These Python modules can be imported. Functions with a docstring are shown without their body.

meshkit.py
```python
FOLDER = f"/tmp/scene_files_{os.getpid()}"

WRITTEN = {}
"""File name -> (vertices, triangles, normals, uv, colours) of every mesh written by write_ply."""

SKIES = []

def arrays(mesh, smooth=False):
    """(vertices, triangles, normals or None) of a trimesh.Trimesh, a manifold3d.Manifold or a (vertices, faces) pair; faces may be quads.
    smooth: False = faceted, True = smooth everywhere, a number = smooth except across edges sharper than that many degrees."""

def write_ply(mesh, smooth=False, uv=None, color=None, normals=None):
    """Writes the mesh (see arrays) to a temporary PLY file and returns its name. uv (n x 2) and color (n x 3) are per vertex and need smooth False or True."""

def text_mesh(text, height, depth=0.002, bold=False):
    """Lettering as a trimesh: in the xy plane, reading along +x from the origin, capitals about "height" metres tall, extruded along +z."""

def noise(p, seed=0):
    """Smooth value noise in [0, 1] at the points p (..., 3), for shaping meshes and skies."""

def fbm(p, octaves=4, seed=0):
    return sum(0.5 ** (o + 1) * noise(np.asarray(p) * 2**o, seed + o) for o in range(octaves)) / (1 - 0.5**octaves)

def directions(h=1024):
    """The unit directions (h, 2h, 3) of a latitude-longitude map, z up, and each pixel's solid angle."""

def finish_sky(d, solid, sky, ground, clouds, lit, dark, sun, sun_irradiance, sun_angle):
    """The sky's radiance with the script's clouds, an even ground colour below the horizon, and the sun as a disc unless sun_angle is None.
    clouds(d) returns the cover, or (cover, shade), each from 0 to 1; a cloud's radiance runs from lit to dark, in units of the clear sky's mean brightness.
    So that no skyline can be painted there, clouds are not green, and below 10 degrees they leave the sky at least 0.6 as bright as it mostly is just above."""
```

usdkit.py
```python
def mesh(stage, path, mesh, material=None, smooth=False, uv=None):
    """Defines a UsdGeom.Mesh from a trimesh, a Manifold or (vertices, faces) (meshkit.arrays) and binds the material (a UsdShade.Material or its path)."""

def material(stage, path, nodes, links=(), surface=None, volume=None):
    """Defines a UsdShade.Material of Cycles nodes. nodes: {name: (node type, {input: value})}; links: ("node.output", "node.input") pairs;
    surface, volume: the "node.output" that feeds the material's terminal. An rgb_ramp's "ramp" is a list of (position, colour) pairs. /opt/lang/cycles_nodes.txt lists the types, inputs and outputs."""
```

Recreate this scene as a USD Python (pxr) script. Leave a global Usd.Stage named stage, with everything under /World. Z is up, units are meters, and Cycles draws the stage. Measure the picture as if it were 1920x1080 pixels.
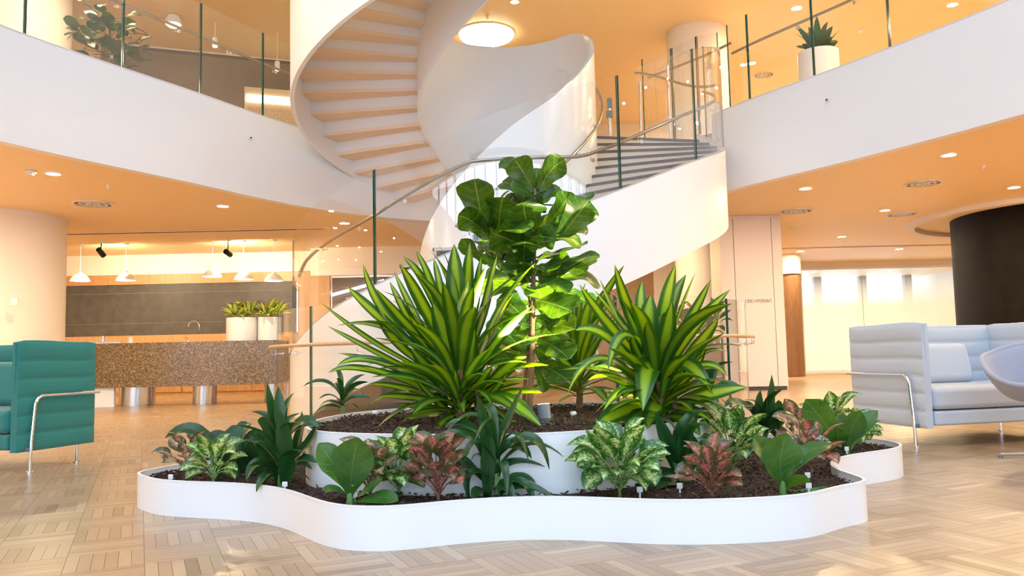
import math, random
import numpy as np, trimesh, usdkit, meshkit
from scipy.interpolate import CubicSpline
from shapely.geometry import Polygon, Point, box as sbox
from pxr import Usd, UsdGeom, UsdLux, UsdShade, Gf, Sdf, Vt

EXPO, SKY = -0.31, 1.5                     # exposure in stops, brightness of the sky
LAMP, LAMPU, PEND, OVAL = 1330.0, 1520.0, 60.0, 16.0   # strength of the lower and upper downlights, the pendants, the oval ceiling light
SPOT, BEAM = 300.0, 22000.0                # planter spotlights: lens, beam
stage = Usd.Stage.CreateInMemory()
UsdGeom.SetStageUpAxis(stage, 'Z')
UsdGeom.Xform.Define(stage, '/World')
UsdGeom.Scope.Define(stage, '/World/Looks')
# ---------------------------------------------------------------- camera, sky, large lights, exposure
FPX, PITCH, ROLL, EYE = 1500.0, math.atan(121 / 1500.0), 0.022, np.array([0, 0, 0.79])
cam = UsdGeom.Camera.Define(stage, '/World/camera')
cam.CreateHorizontalApertureAttr(36.0)
cam.CreateVerticalApertureAttr(20.25)
cam.CreateFocalLengthAttr(36.0 * FPX / 1920)
cam.CreateClippingRangeAttr((0.05, 500))
cam.CreateExposureAttr(EXPO)
fw = np.array([0, math.cos(PITCH), math.sin(PITCH)]); r0 = np.array([1.0, 0, 0]); u0 = np.array([0, -math.sin(PITCH), math.cos(PITCH)])
rt = math.cos(ROLL) * r0 - math.sin(ROLL) * u0
up = math.sin(ROLL) * r0 + math.cos(ROLL) * u0
cam.AddTransformOp().Set(Gf.Matrix4d(*rt, 0, *up, 0, *(-fw), 0, *EYE, 1))
dome = UsdLux.DomeLight.Define(stage, '/World/sky_light')
dome.CreateIntensityAttr(SKY)
dome.CreateColorAttr(Gf.Vec3f(0.74, 0.92, 1.16))

def ray(u, v):
    d = fw * FPX + rt * (u - 960) + up * (540 - v)
    return d / d[1]
def D(u, v, y):            # the world point seen at (u, v) at depth y
    return EYE + ray(u, v) * y
def F(u, v, z=0.0):        # ... on the level z
    d = ray(u, v)
    return EYE + d * ((z - EYE[2]) / d[2])
def PR(p):
    q = np.asarray(p, float) - EYE
    w = q @ fw
    return 960 + FPX * (q @ rt) / w, 540 - FPX * (q @ up) / w, w

# ---------------------------------------------------------------- materials
LK = '/World/Looks/'
def M(name, col, rough=0.5, metal=0.0, spec=0.5, bump=None, coat=0, var=None, sheen=0):
    n = {'p': ('principled_bsdf', {'base_color': col, 'roughness': rough, 'metallic': metal, 'specular_ior_level': spec, 'coat_weight': coat, 'coat_roughness': 0.1, 'sheen_weight': sheen})}
    l = []
    if bump or var:
        n['tc'] = ('texture_coordinate', {})
    if bump:
        n['nz'] = ('noise_texture', {'scale': bump[0], 'detail': 3})
        n['b'] = ('bump', {'strength': bump[1], 'distance': bump[2] if len(bump) > 2 else 0.002})
        l += [('tc.object', 'nz.vector'), ('nz.fac', 'b.height'), ('b.normal', 'p.normal')]
    if var:                # (scale, second colour)
        n['nv'] = ('noise_texture', {'scale': var[0], 'detail': 3})
        n['rv'] = ('rgb_ramp', {'ramp': [(0.35, col), (0.65, var[1])]})
        l += [('tc.object', 'nv.vector'), ('nv.fac', 'rv.fac'), ('rv.color', 'p.base_color')]
    return usdkit.material(stage, LK + name, n, l, surface='p.BSDF')
def EM(name, col, s):
    return usdkit.material(stage, LK + name, {'e': ('emission', {'color': col, 'strength': s})}, [], surface='e.emission')
def WOOD(name, c1, c2, scale=(6, 6, 0.7), rough=0.45):
    return usdkit.material(stage, LK + name, {
        'tc': ('texture_coordinate', {}), 'mp': ('mapping', {'scale': scale}), 'n': ('noise_texture', {'scale': 4, 'detail': 5, 'roughness': 0.6, 'distortion': 0.4}),
        'r': ('rgb_ramp', {'ramp': [(0.3, c1), (0.7, c2)]}), 'p': ('principled_bsdf', {'roughness': rough})},
        [('tc.object', 'mp.vector'), ('mp.vector', 'n.vector'), ('n.fac', 'r.fac'), ('r.color', 'p.base_color')], surface='p.BSDF')
def GLASS(name, tint, f0=0.04, f90=0.75):
    return usdkit.material(stage, LK + name, {
        't': ('transparent_bsdf', {'color': tint}), 'g': ('glossy_bsdf', {'color': (1, 1, 1), 'roughness': 0.0}), 'f': ('layer_weight', {'blend': 0.5}),
        'pw': ('math', {'math_type': 'power', 'value2': 4.5}), 'ma': ('math', {'math_type': 'multiply_add', 'value2': f90, 'value3': f0}), 'm': ('mix_closure', {})},
        [('f.facing', 'pw.value1'), ('pw.value', 'ma.value1'), ('ma.value', 'm.fac'), ('t.BSDF', 'm.closure1'), ('g.BSDF', 'm.closure2')], surface='m.closure')

white = M('white_paint', (0.86, 0.87, 0.88), 0.45, bump=(3, 0.02))
white_gloss = M('white_gloss', (0.86, 0.87, 0.88), 0.22)
planter_w = M('planter_white', (0.87, 0.89, 0.91), 0.32)
cream = M('cream_paint', (0.84, 0.79, 0.73), 0.5)
ceil_m = WOOD('ceiling_timber', (0.90, 0.69, 0.41), (0.93, 0.72, 0.44), scale=(0.6, 8, 1), rough=0.5)
brown_wall = M('brown_wall', (0.17, 0.13, 0.10), 0.6, var=(3, (0.20, 0.15, 0.115)))
chalk = M('chalkboard', (0.045, 0.042, 0.04), 0.55, var=(5, (0.065, 0.06, 0.055)))
oak = WOOD('oak_panel', (0.38, 0.205, 0.085), (0.48, 0.275, 0.12))
walnut = WOOD('walnut_veneer', (0.20, 0.10, 0.042), (0.27, 0.145, 0.065))
rail_m = WOOD('rail_timber', (0.50, 0.32, 0.18), (0.58, 0.40, 0.24), scale=(3, 3, 3))
steel = M('brushed_steel', (0.62, 0.60, 0.57), 0.22, 1.0)
rail_s = M('rail_steel', (0.40, 0.36, 0.325), 0.28, 1.0)
chrome = M('chrome', (0.80, 0.80, 0.82), 0.08, 1.0)
black = M('matt_black', (0.006, 0.0052, 0.0045), 0.6, spec=0.15, var=(4, (0.010, 0.009, 0.007)))
grey_pl = M('grey_plastic', (0.16, 0.18, 0.205), 0.4)
dark = M('dark_recess', (0.06, 0.05, 0.05), 0.6)
tread_m = M('tread_stone', (0.66, 0.56, 0.42), 0.6)
nosing_m = M('nosing_rubber', (0.095, 0.07, 0.085), 0.7)
stair_w = M('stair_white', (0.82, 0.80, 0.79), 0.42)
stair_under = M('stair_tread_soffit', (0.84, 0.68, 0.52), 0.5)
teal = M('teal_wool', (0.006, 0.155, 0.132), 0.85, bump=(260, 0.5, 0.003), var=(180, (0.012, 0.21, 0.18)), sheen=0.3)
bluegrey = M('pale_grey_wool', (0.50, 0.545, 0.60), 0.85, bump=(260, 0.35, 0.002), sheen=0.3)
shell_m = M('lilac_grey_felt', (0.34, 0.355, 0.43), 0.85, bump=(300, 0.4, 0.002), sheen=0.3)
pot_m = M('white_pot', (0.80, 0.80, 0.79), 0.4)
glass = GLASS('clear_glass', (0.978, 0.984, 0.981), 0.06)
glass_edge = M('green_glass_edge', (0.012, 0.085, 0.062), 0.15)
lamp_e = EM('warm_lamp', (1.0, 0.74, 0.42), LAMP)
lamp_small = EM('warm_spot', (1.0, 0.78, 0.48), 4500.0)
lamp_u = EM('warm_upper_lamp', (1.0, 0.74, 0.42), LAMPU)
pend_e = EM('pendant_bulb', (1.0, 0.72, 0.40), PEND)
oval_e = EM('oval_diffuser', (1.0, 0.86, 0.58), OVAL)
strip_e = EM('light_strip', (1.0, 0.84, 0.55), 22)
soil_m = M('dark_soil', (0.035, 0.018, 0.011), 0.95, bump=(60, 1.0, 0.01))
text_m = M('grey_lettering', (0.16, 0.15, 0.15), 0.6)
tag_m = M('white_tag', (0.85, 0.86, 0.86), 0.4)
trunk_m = M('brown_bark', (0.16, 0.085, 0.045), 0.8, bump=(40, 0.8, 0.006), var=(30, (0.25, 0.15, 0.09)))
granite = usdkit.material(stage, LK + 'granite', {
    'tc': ('texture_coordinate', {}), 'v': ('voronoi_texture', {'scale': 75}), 'n': ('noise_texture', {'scale': 40, 'detail': 4}),
    'sx': ('separate_color', {}), 'mx': ('math', {'math_type': 'multiply_add', 'value2': 0.6}), 'm2': ('math', {'math_type': 'multiply', 'value2': 0.55}),
    'r': ('rgb_ramp', {'ramp': [(0.1, (0.035, 0.028, 0.014)), (0.4, (0.10, 0.078, 0.035)), (0.6, (0.19, 0.14, 0.065)), (0.78, (0.30, 0.16, 0.08)), (0.92, (0.42, 0.35, 0.24))]}),
    'p': ('principled_bsdf', {'roughness': 0.22})},
    [('tc.object', 'v.vector'), ('tc.object', 'n.vector'), ('v.color', 'sx.color'), ('sx.r', 'mx.value1'), ('n.fac', 'm2.value1'), ('m2.value', 'mx.value3'), ('mx.value', 'r.fac'), ('r.color', 'p.base_color')], surface='p.BSDF')
frost = usdkit.material(stage, LK + 'frosted_film', {
    'g': ('geometry', {}), 'x': ('separate_xyz', {}), 'mr': ('map_range', {'from_min': 1.9, 'from_max': 2.75, 'to_min': 0.93, 'to_max': 0.12, 'clamp': True}),
    'tl': ('translucent_bsdf', {'color': (0.90, 0.92, 0.80)}), 'df': ('diffuse_bsdf', {'color': (0.8, 0.82, 0.74)}), 'm0': ('mix_closure', {'fac': 0.22}),
    't': ('transparent_bsdf', {'color': (0.93, 0.97, 0.98)}), 'm': ('mix_closure', {})},
    [('g.position', 'x.vector'), ('x.z', 'mr.value'), ('mr.result', 'm.fac'), ('tl.BSDF', 'm0.closure1'), ('df.BSDF', 'm0.closure2'), ('t.BSDF', 'm.closure1'), ('m0.closure', 'm.closure2')], surface='m.closure')
def PARQ(name, ang):
    return usdkit.material(stage, LK + name, {
        'a': ('attribute', {'attribute': 'leafdata'}), 'tc': ('geometry', {}), 'mp': ('mapping', {'rotation': (0, 0, ang), 'scale': (3.0, 42.0, 1.0)}),
        'sx': ('separate_xyz', {}), 'n': ('noise_texture', {'scale': 1.6, 'detail': 5, 'roughness': 0.65, 'distortion': 0.6}),
        'ad': ('math', {'math_type': 'multiply_add', 'value2': 0.30}), 'r': ('rgb_ramp', {'ramp': [(0.08, (0.20, 0.125, 0.07)), (0.40, (0.335, 0.225, 0.13)), (0.72, (0.42, 0.30, 0.185)), (1.0, (0.53, 0.40, 0.265))]}),
        'p': ('principled_bsdf', {'roughness': 0.34, 'coat_weight': 0.25, 'coat_roughness': 0.22})},
        [('a.vector', 'sx.vector'), ('tc.position', 'mp.vector'), ('mp.vector', 'n.vector'), ('n.fac', 'ad.value1'), ('sx.x', 'ad.value3'), ('ad.value', 'r.fac'), ('r.color', 'p.base_color')], surface='p.BSDF')
FA = math.radians(25.0)
parqA, parqB = PARQ('parquet_along', -(math.pi / 2 + FA)), PARQ('parquet_across', -FA)

def LEAF(name, kind, edge, mid, third=None, rough=0.32, trans=0.28, pos=(0.27, 0.37, 0.55), tv=(0.62, 1.32)):
    """leafdata = (across -1..1, along 0..1, tone)"""
    n = {'a': ('attribute', {'attribute': 'leafdata'}), 'sx': ('separate_xyz', {}), 'ab': ('math', {'math_type': 'absolute'}),
         'tc': ('texture_coordinate', {}), 'p': ('principled_bsdf', {'roughness': rough, 'coat_weight': 0.08, 'coat_roughness': 0.2}), 'tl': ('translucent_bsdf', {}), 'm': ('mix_closure', {'fac': trans}),
         'hs': ('hsv', {}), 'tv': ('map_range', {'from_min': 0, 'from_max': 1, 'to_min': tv[0], 'to_max': tv[1]}), 'ht': ('hsv', {'hue': 0.462, 'saturation': 1.1, 'value': 2.5})}
    l = [('a.vector', 'sx.vector'), ('sx.x', 'ab.value1'), ('sx.z', 'tv.value'), ('tv.result', 'hs.value'), ('hs.color', 'p.base_color'), ('hs.color', 'ht.color'), ('ht.color', 'tl.color'),
         ('p.BSDF', 'm.closure1'), ('tl.BSDF', 'm.closure2')]
    if kind == 'stripe':
        n['nz'] = ('noise_texture', {'scale': 9, 'detail': 2})
        n['wv'] = ('math', {'math_type': 'sine'})
        n['w0'] = ('math', {'math_type': 'multiply', 'value2': 42})
        n['w1'] = ('math', {'math_type': 'multiply', 'value2': 0.10})
        n['s0'] = ('math', {'math_type': 'add'})
        n['s1'] = ('math', {'math_type': 'multiply_add', 'value2': 0.22})
        n['r'] = ('rgb_ramp', {'ramp': [(0.0, third), (0.07, mid), (0.42, mid), (0.66, edge), (1.0, edge)]})
        l += [('sx.x', 'w0.value1'), ('w0.value', 'wv.value1'), ('wv.value', 'w1.value1'), ('ab.value', 's0.value1'), ('w1.value', 's0.value2'), ('tc.object', 'nz.vector'),
              ('nz.fac', 's1.value1'), ('s0.value', 's1.value3'), ('s1.value', 'r.fac'), ('r.color', 'hs.color')]
    elif kind == 'vein':
        n['cb'] = ('combine_xyz', {})
        n['vy'] = ('math', {'math_type': 'multiply_add', 'value2': -0.22})
        n['vs'] = ('math', {'math_type': 'multiply', 'value2': 38})
        n['vv'] = ('math', {'math_type': 'sine'})
        n['mr'] = ('map_range', {'from_min': 0.972, 'from_max': 1.0, 'to_max': 0.75, 'clamp': True})
        n['mm'] = ('map_range', {'from_min': 0.025, 'from_max': 0.05, 'to_min': 1, 'to_max': 0, 'clamp': True})
        n['mx'] = ('math', {'math_type': 'maximum'})
        n['nz'] = ('noise_texture', {'scale': 14, 'detail': 3})
        n['rb'] = ('rgb_ramp', {'ramp': [(0.3, edge), (0.7, third)]})
        n['mc'] = ('mix', {'mix_type': 'mix', 'color2': mid})
        n['b'] = ('bump', {'strength': 0.35, 'distance': 0.004, 'invert': True})
        l += [('ab.value', 'vy.value1'), ('sx.y', 'vy.value3'), ('vy.value', 'vs.value1'), ('vs.value', 'vv.value1'), ('vv.value', 'mr.value'), ('ab.value', 'mm.value'), ('mr.result', 'mx.value1'), ('mm.result', 'mx.value2'),
              ('tc.object', 'nz.vector'), ('nz.fac', 'rb.fac'), ('rb.color', 'mc.color1'), ('mx.value', 'mc.fac'), ('mc.color', 'hs.color'), ('mx.value', 'b.height'), ('b.normal', 'p.normal')]
    else:                                   # mottled
        n['nz'] = ('noise_texture', {'scale': 62, 'detail': 4, 'roughness': 0.7, 'distortion': 0.8})
        n['e0'] = ('math', {'math_type': 'multiply_add', 'value2': -0.30})
        n['r'] = ('rgb_ramp', {'ramp': [(pos[0], edge), (pos[1], mid), (pos[2], third)]})
        n['e1'] = ('map_range', {'from_min': 0.0, 'from_max': 0.05, 'to_min': 0.12, 'to_max': 0.0, 'clamp': True})
        n['e2'] = ('math', {'math_type': 'add'})
        l += [('tc.object', 'nz.vector'), ('ab.value', 'e0.value1'), ('nz.fac', 'e0.value3'), ('ab.value', 'e1.value'), ('e0.value', 'e2.value1'), ('e1.result', 'e2.value2'), ('e2.value', 'r.fac'), ('r.color', 'hs.color')]
    return usdkit.material(stage, LK + name, n, l, surface='m.closure')
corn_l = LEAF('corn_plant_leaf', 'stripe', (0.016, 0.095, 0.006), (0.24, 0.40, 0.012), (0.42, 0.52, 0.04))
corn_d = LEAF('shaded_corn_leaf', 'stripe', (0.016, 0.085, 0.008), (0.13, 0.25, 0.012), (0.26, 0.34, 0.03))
fig_l = LEAF('fiddle_leaf', 'vein', (0.014, 0.062, 0.008), (0.13, 0.22, 0.04), (0.045, 0.13, 0.012), rough=0.28, trans=0.36, tv=(0.35, 1.6))
drac_l = LEAF('dark_strap_leaf', 'stripe', (0.014, 0.075, 0.016), (0.012, 0.06, 0.014), (0.03, 0.11, 0.02), trans=0.18)
anth_l = LEAF('paddle_leaf', 'vein', (0.020, 0.095, 0.015), (0.075, 0.17, 0.03), (0.045, 0.15, 0.02), trans=0.25)
agl_g = LEAF('mottled_green_leaf', 'mottle', (0.018, 0.10, 0.02), (0.11, 0.27, 0.045), (0.58, 0.67, 0.34), trans=0.2)
agl_p = LEAF('mottled_pink_leaf', 'mottle', (0.055, 0.085, 0.028), (0.30, 0.12, 0.08), (0.62, 0.27, 0.23), trans=0.2, pos=(0.30, 0.42, 0.62), tv=(0.4, 1.5))
agl_b = LEAF('mottled_bronze_leaf', 'mottle', (0.05, 0.09, 0.025), (0.20, 0.12, 0.07), (0.50, 0.36, 0.26), trans=0.2)
agl_y = LEAF('mottled_lime_leaf', 'mottle', (0.05, 0.16, 0.02), (0.30, 0.42, 0.06), (0.55, 0.60, 0.18), trans=0.2)
ficus_l = LEAF('dark_ficus_leaf', 'vein', (0.012, 0.05, 0.016), (0.04, 0.10, 0.03), (0.018, 0.07, 0.02), trans=0.15)

# ---------------------------------------------------------------- meshes: (vertices, triangles)
def cat(*ms):
    V, T, n = [], [], 0
    for v, f in ms:
        V.append(v); T.append(np.asarray(f) + n); n += len(v)
    return np.vstack(V), np.vstack(T)
def tm(m):
    return np.array(m.vertices), np.array(m.faces)
def rotz(m, a):
    c, s = math.cos(a), math.sin(a)
    return m[0] @ np.array([[c, s, 0], [-s, c, 0], [0, 0, 1]]), m[1]
def mv(m, p):
    return m[0] + np.asarray(p, float), m[1]
def bx(x0, x1, y0, y1, z0, z1, c=0.0):
    if c <= 0:
        return tm(trimesh.creation.box(bounds=[(x0, y0, z0), (x1, y1, z1)]))
    c = min(c, (x1 - x0) / 3, (y1 - y0) / 3, (z1 - z0) / 3)
    P = []
    for x, sx in ((x0, 1), (x1, -1)):
        for y, sy in ((y0, 1), (y1, -1)):
            for z, sz in ((z0, 1), (z1, -1)):
                P += [(x + sx * c, y + sy * c, z), (x + sx * c, y, z + sz * c), (x, y + sy * c, z + sz * c)]
    return tm(trimesh.convex.convex_hull(np.array(P)))
def tube(p, r, n=8, caps=True):
    p = np.asarray(p, float)
    r = np.broadcast_to(np.asarray(r, float), (len(p),))
    t = np.gradient(p, axis=0); t /= np.linalg.norm(t, axis=1, keepdims=True) + 1e-12
    ref = np.array([0, 0, 1.0]) if np.abs(t[:, 2]).mean() < 0.8 else np.array([1.0, 0.2, 0])
    a = np.cross(t, ref); a /= np.linalg.norm(a, axis=1, keepdims=True) + 1e-12
    b = np.cross(t, a)
    g = np.arange(n) * 2 * np.pi / n
    v = (p[:, None] + r[:, None, None] * (np.cos(g)[None, :, None] * a[:, None] + np.sin(g)[None, :, None] * b[:, None])).reshape(-1, 3)
    i, j = np.meshgrid(np.arange(len(p) - 1), np.arange(n), indexing='ij')
    q = np.stack([i * n + j, i * n + (j + 1) % n, (i + 1) * n + (j + 1) % n, (i + 1) * n + j], -1).reshape(-1, 4)[:, ::-1]
    f = np.vstack([q[:, [0, 1, 2]], q[:, [0, 2, 3]]])
    if caps:
        k = len(v)
        v = np.vstack([v, p[0], p[-1]])
        o = (len(p) - 1) * n
        f = np.vstack([f, [(k, (s + 1) % n, s) for s in range(n)], [(k + 1, o + s, o + (s + 1) % n) for s in range(n)]])
    return v, f
def lathe(prof, c=(0, 0, 0), n=32):
    prof = np.asarray(prof, float)
    g = np.arange(n) * 2 * np.pi / n
    v = np.stack([prof[:, 0:1] * np.cos(g), prof[:, 0:1] * np.sin(g), np.repeat(prof[:, 1:2], n, 1)], -1).reshape(-1, 3) + np.asarray(c, float)
    i, j = np.meshgrid(np.arange(len(prof) - 1), np.arange(n), indexing='ij')
    q = np.stack([i * n + j, i * n + (j + 1) % n, (i + 1) * n + (j + 1) % n, (i + 1) * n + j], -1).reshape(-1, 4)
    return v, np.vstack([q[:, [0, 1, 2]], q[:, [0, 2, 3]]])
def cyl(c, r, z0, z1, n=32, ch=0.0):
    if ch:
        return lathe([(0, z0), (r - ch, z0), (r, z0 + ch), (r, z1 - ch), (r - ch, z1), (0, z1)], (c[0], c[1], 0), n)
    return lathe([(0, z0), (r, z0), (r, z1), (0, z1)], (c[0], c[1], 0), n)
def band(A, B, zb, zt, closed=False):
    """a wall between the plan curves A and B (n x 2) from zb to zt (scalars or n)"""
    A, B = np.asarray(A, float), np.asarray(B, float); n = len(A)
    zb, zt = np.broadcast_to(zb, (n,)), np.broadcast_to(zt, (n,))
    v = np.stack([np.c_[A, zb], np.c_[B, zb], np.c_[B, zt], np.c_[A, zt]], 1).reshape(-1, 3)
    f = []
    m = n if closed else n - 1
    i = np.arange(m); k = (i + 1) % n
    for s in range(4):
        e = (s + 1) % 4
        f += [np.stack([i * 4 + s, k * 4 + s, k * 4 + e], 1), np.stack([i * 4 + s, k * 4 + e, i * 4 + e], 1)]
    if not closed:
        o = (n - 1) * 4
        f += [np.array([(0, 1, 2), (0, 2, 3), (o, o + 2, o + 1), (o, o + 3, o + 2)])]
    return v, np.vstack(f)
def offs(P, d, closed=False):
    P = np.asarray(P, float)
    t = (np.roll(P, -1, 0) - np.roll(P, 1, 0)) if closed else np.gradient(P, axis=0)
    t /= np.linalg.norm(t, axis=1, keepdims=True)
    return P + d * np.c_[-t[:, 1], t[:, 0]]
def extr(poly, z0, z1):
    ms = []
    for g in getattr(poly, 'geoms', [poly]):
        m = trimesh.creation.extrude_polygon(g, z1 - z0, engine='earcut')
        ms.append(mv(tm(m), (0, 0, z0)))
    return cat(*ms)

# ---------------------------------------------------------------- scene helpers
_used = {}
def path(parent, name):
    base = (str(parent) if parent else '/World') + '/' + name
    k = _used.get(base, -1) + 1
    _used[base] = k
    return base if k == 0 else f'{base}_{k:03d}'
def keys(prim, **kw):
    for k, v in kw.items():
        if v:
            prim.SetCustomDataByKey(k, v)
class Thing:
    def __init__(s, name, label=None, cat_=None, loc=(0, 0, 0), group=None, kind=None):
        s.loc = np.asarray(loc, float)
        x = UsdGeom.Xform.Define(stage, path(None, name))
        x.AddTranslateOp().Set(Gf.Vec3d(*s.loc))
        s.prim = x.GetPrim(); s.path = s.prim.GetPath()
        keys(s.prim, label=label, category=cat_, group=group, kind=kind)
    def part(s, name, m, mat, smooth=30, parent=None, label=None, kind=None, data=None):
        p = path(parent or s.path, name)
        g = usdkit.mesh(stage, p, (m[0] - s.loc, m[1]), mat, smooth=smooth)
        if data is not None:
            UsdGeom.PrimvarsAPI(g).CreatePrimvar('leafdata', Sdf.ValueTypeNames.Float3Array, 'vertex').Set(Vt.Vec3fArray.FromNumpy(np.asarray(data, np.float32)))
        keys(g.GetPrim(), label=label, kind=kind)
        return p
def single(name, m, mat, label=None, cat_=None, group=None, kind=None, smooth=30):
    g = usdkit.mesh(stage, path(None, name), m, mat, smooth=smooth)
    keys(g.GetPrim(), label=label, category=cat_, group=group, kind=kind)
    return g
def smooth3(P, n=24):
    P = np.asarray(P, float); s = np.r_[0, np.cumsum(np.linalg.norm(np.diff(P, axis=0), axis=1))]
    return CubicSpline(s, P)(np.linspace(0, s[-1], n))
# ---------------------------------------------------------------- the building
Z1, ZT, Z2, ZC2 = 3.25, 4.55, 4.30, 7.40      # lower ceiling, top of the fascia, upper floor, upper ceiling
SC = np.array([-0.02, 12.0]); RO, RI, RING = 3.2, 1.36, 3.38
def pol(r, deg):
    a = np.radians(np.asarray(deg, float))
    return np.stack([SC[0] + r * np.cos(a), SC[1] + r * np.sin(a)], -1)
def smooth_path(P, n=60):
    P = np.asarray(P, float); s = np.r_[0, np.cumsum(np.linalg.norm(np.diff(P, axis=0), axis=1))]
    q = np.linspace(0, s[-1], n)
    return np.c_[CubicSpline(s, P[:, 0])(q), CubicSpline(s, P[:, 1])(q)]
LEFT = smooth_path([(-6.3, -9.0), (-6.75, -3.5), (-6.85, 1.0), (-6.7, 4.0), (-6.25, 6.6), (-5.6, 8.76), (-4.38, 11.1), (-3.56, 12.7), (-2.6, 13.85), (-1.45, 14.65), (-0.9, 14.98)])
RIGHT = smooth_path([(3.30, 12.75), (3.42, 12.45), (4.26, 11.0), (5.02, 9.66), (5.53, 8.64), (6.2, 6.9), (6.75, 4.3), (6.9, 1.2), (6.75, -3.5), (6.3, -9.0)])
arc = pol(3.28, np.linspace(107, 14, 40))
VOID = Polygon(np.vstack([LEFT, arc[1:-1], RIGHT]))
FOOT = sbox(-15, -9, 15, 30)
# floor: fingers of the parquet
fl = Thing('floor', kind='structure')
fl.part('floor_slab', bx(-15, 15, -9, 30, -0.30, -0.012), M('slab_oak', (0.44, 0.28, 0.16), 0.5), smooth=False)
e1 = np.array([-math.sin(FA), math.cos(FA)]); e2 = np.array([math.cos(FA), math.sin(FA)])
B, NF, GAP = 0.284, 6, 0.0006
O0 = F(269, 982)[:2]
rng = np.random.default_rng(7)
near, rest = [], {0: [], 1: []}
for i in range(-60, 90):
    for j in range(-60, 90):
        c = O0 + e2 * (i + .5) * B + e1 * (j + .5) * B
        if c[1] < 1.2 or c[1] > 19 or abs(c[0]) > 14.5:
            continue
        u, v, w = PR((c[0], c[1], 0))
        if u < -260 or u > 2180 or v > 1250:
            continue
        o = (i + j) % 2
        bt = rng.normal(0, .04)
        for k in range(NF):
            s0, s1 = -B / 2 + k * B / NF + GAP, -B / 2 + (k + 1) * B / NF - GAP
            L0, L1 = -B / 2 + GAP, B / 2 - GAP
            a, b_, a1, b1 = (e1, e2, (L0, L1), (s0, s1)) if o == 0 else (e2, e1, (L0, L1), (s0, s1))
            q = np.array([c + a * a1[x] + b_ * b1[y] for x, y in ((0, 0), (1, 0), (1, 1), (0, 1))])
            if o == 1:
                q = q[::-1]
            q = q[::-1] if np.cross(q[1] - q[0], q[2] - q[0]) < 0 else q
            zt = rng.normal(0, .00012)
            V = np.vstack([np.c_[q, np.full(4, -0.014)], np.c_[q, np.full(4, zt)]])
            tone = float(np.clip(0.36 + bt + rng.normal(0, .13) + (0.18 * rng.random() if rng.random() < .12 else 0), 0.02, .8))
            uu, vv, _ = PR((*(q.mean(0)), 0))
            vis = 0 <= uu <= 1920 and vv <= 1080
            key = vv if vis else -1
            near.append((key, o, V, tone))
FQ = np.array([(4, 5, 6), (4, 6, 7), (0, 1, 5), (0, 5, 4), (1, 2, 6), (1, 6, 5), (2, 3, 7), (2, 7, 6), (3, 0, 4), (3, 4, 7)])
order = sorted(range(len(near)), key=lambda k: -near[k][0])
first = set(order[:300])
for k in order[:300]:
    _, o, V, t = near[k]
    fl.part('plank', (V, FQ), (parqA, parqB)[o], smooth=False, data=np.tile([t, 0, 0], (8, 1)))
for o in (0, 1):
    S = [near[k] for k in order[300:] if near[k][1] == o]
    V = np.vstack([s[2] for s in S]); T = np.vstack([FQ + 8 * n for n in range(len(S))])
    fl.part('parquet', (V, T), (parqA, parqB)[o], smooth=False, kind='stuff', data=np.repeat([[s[3], 0, 0] for s in S], 8, axis=0))

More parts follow.
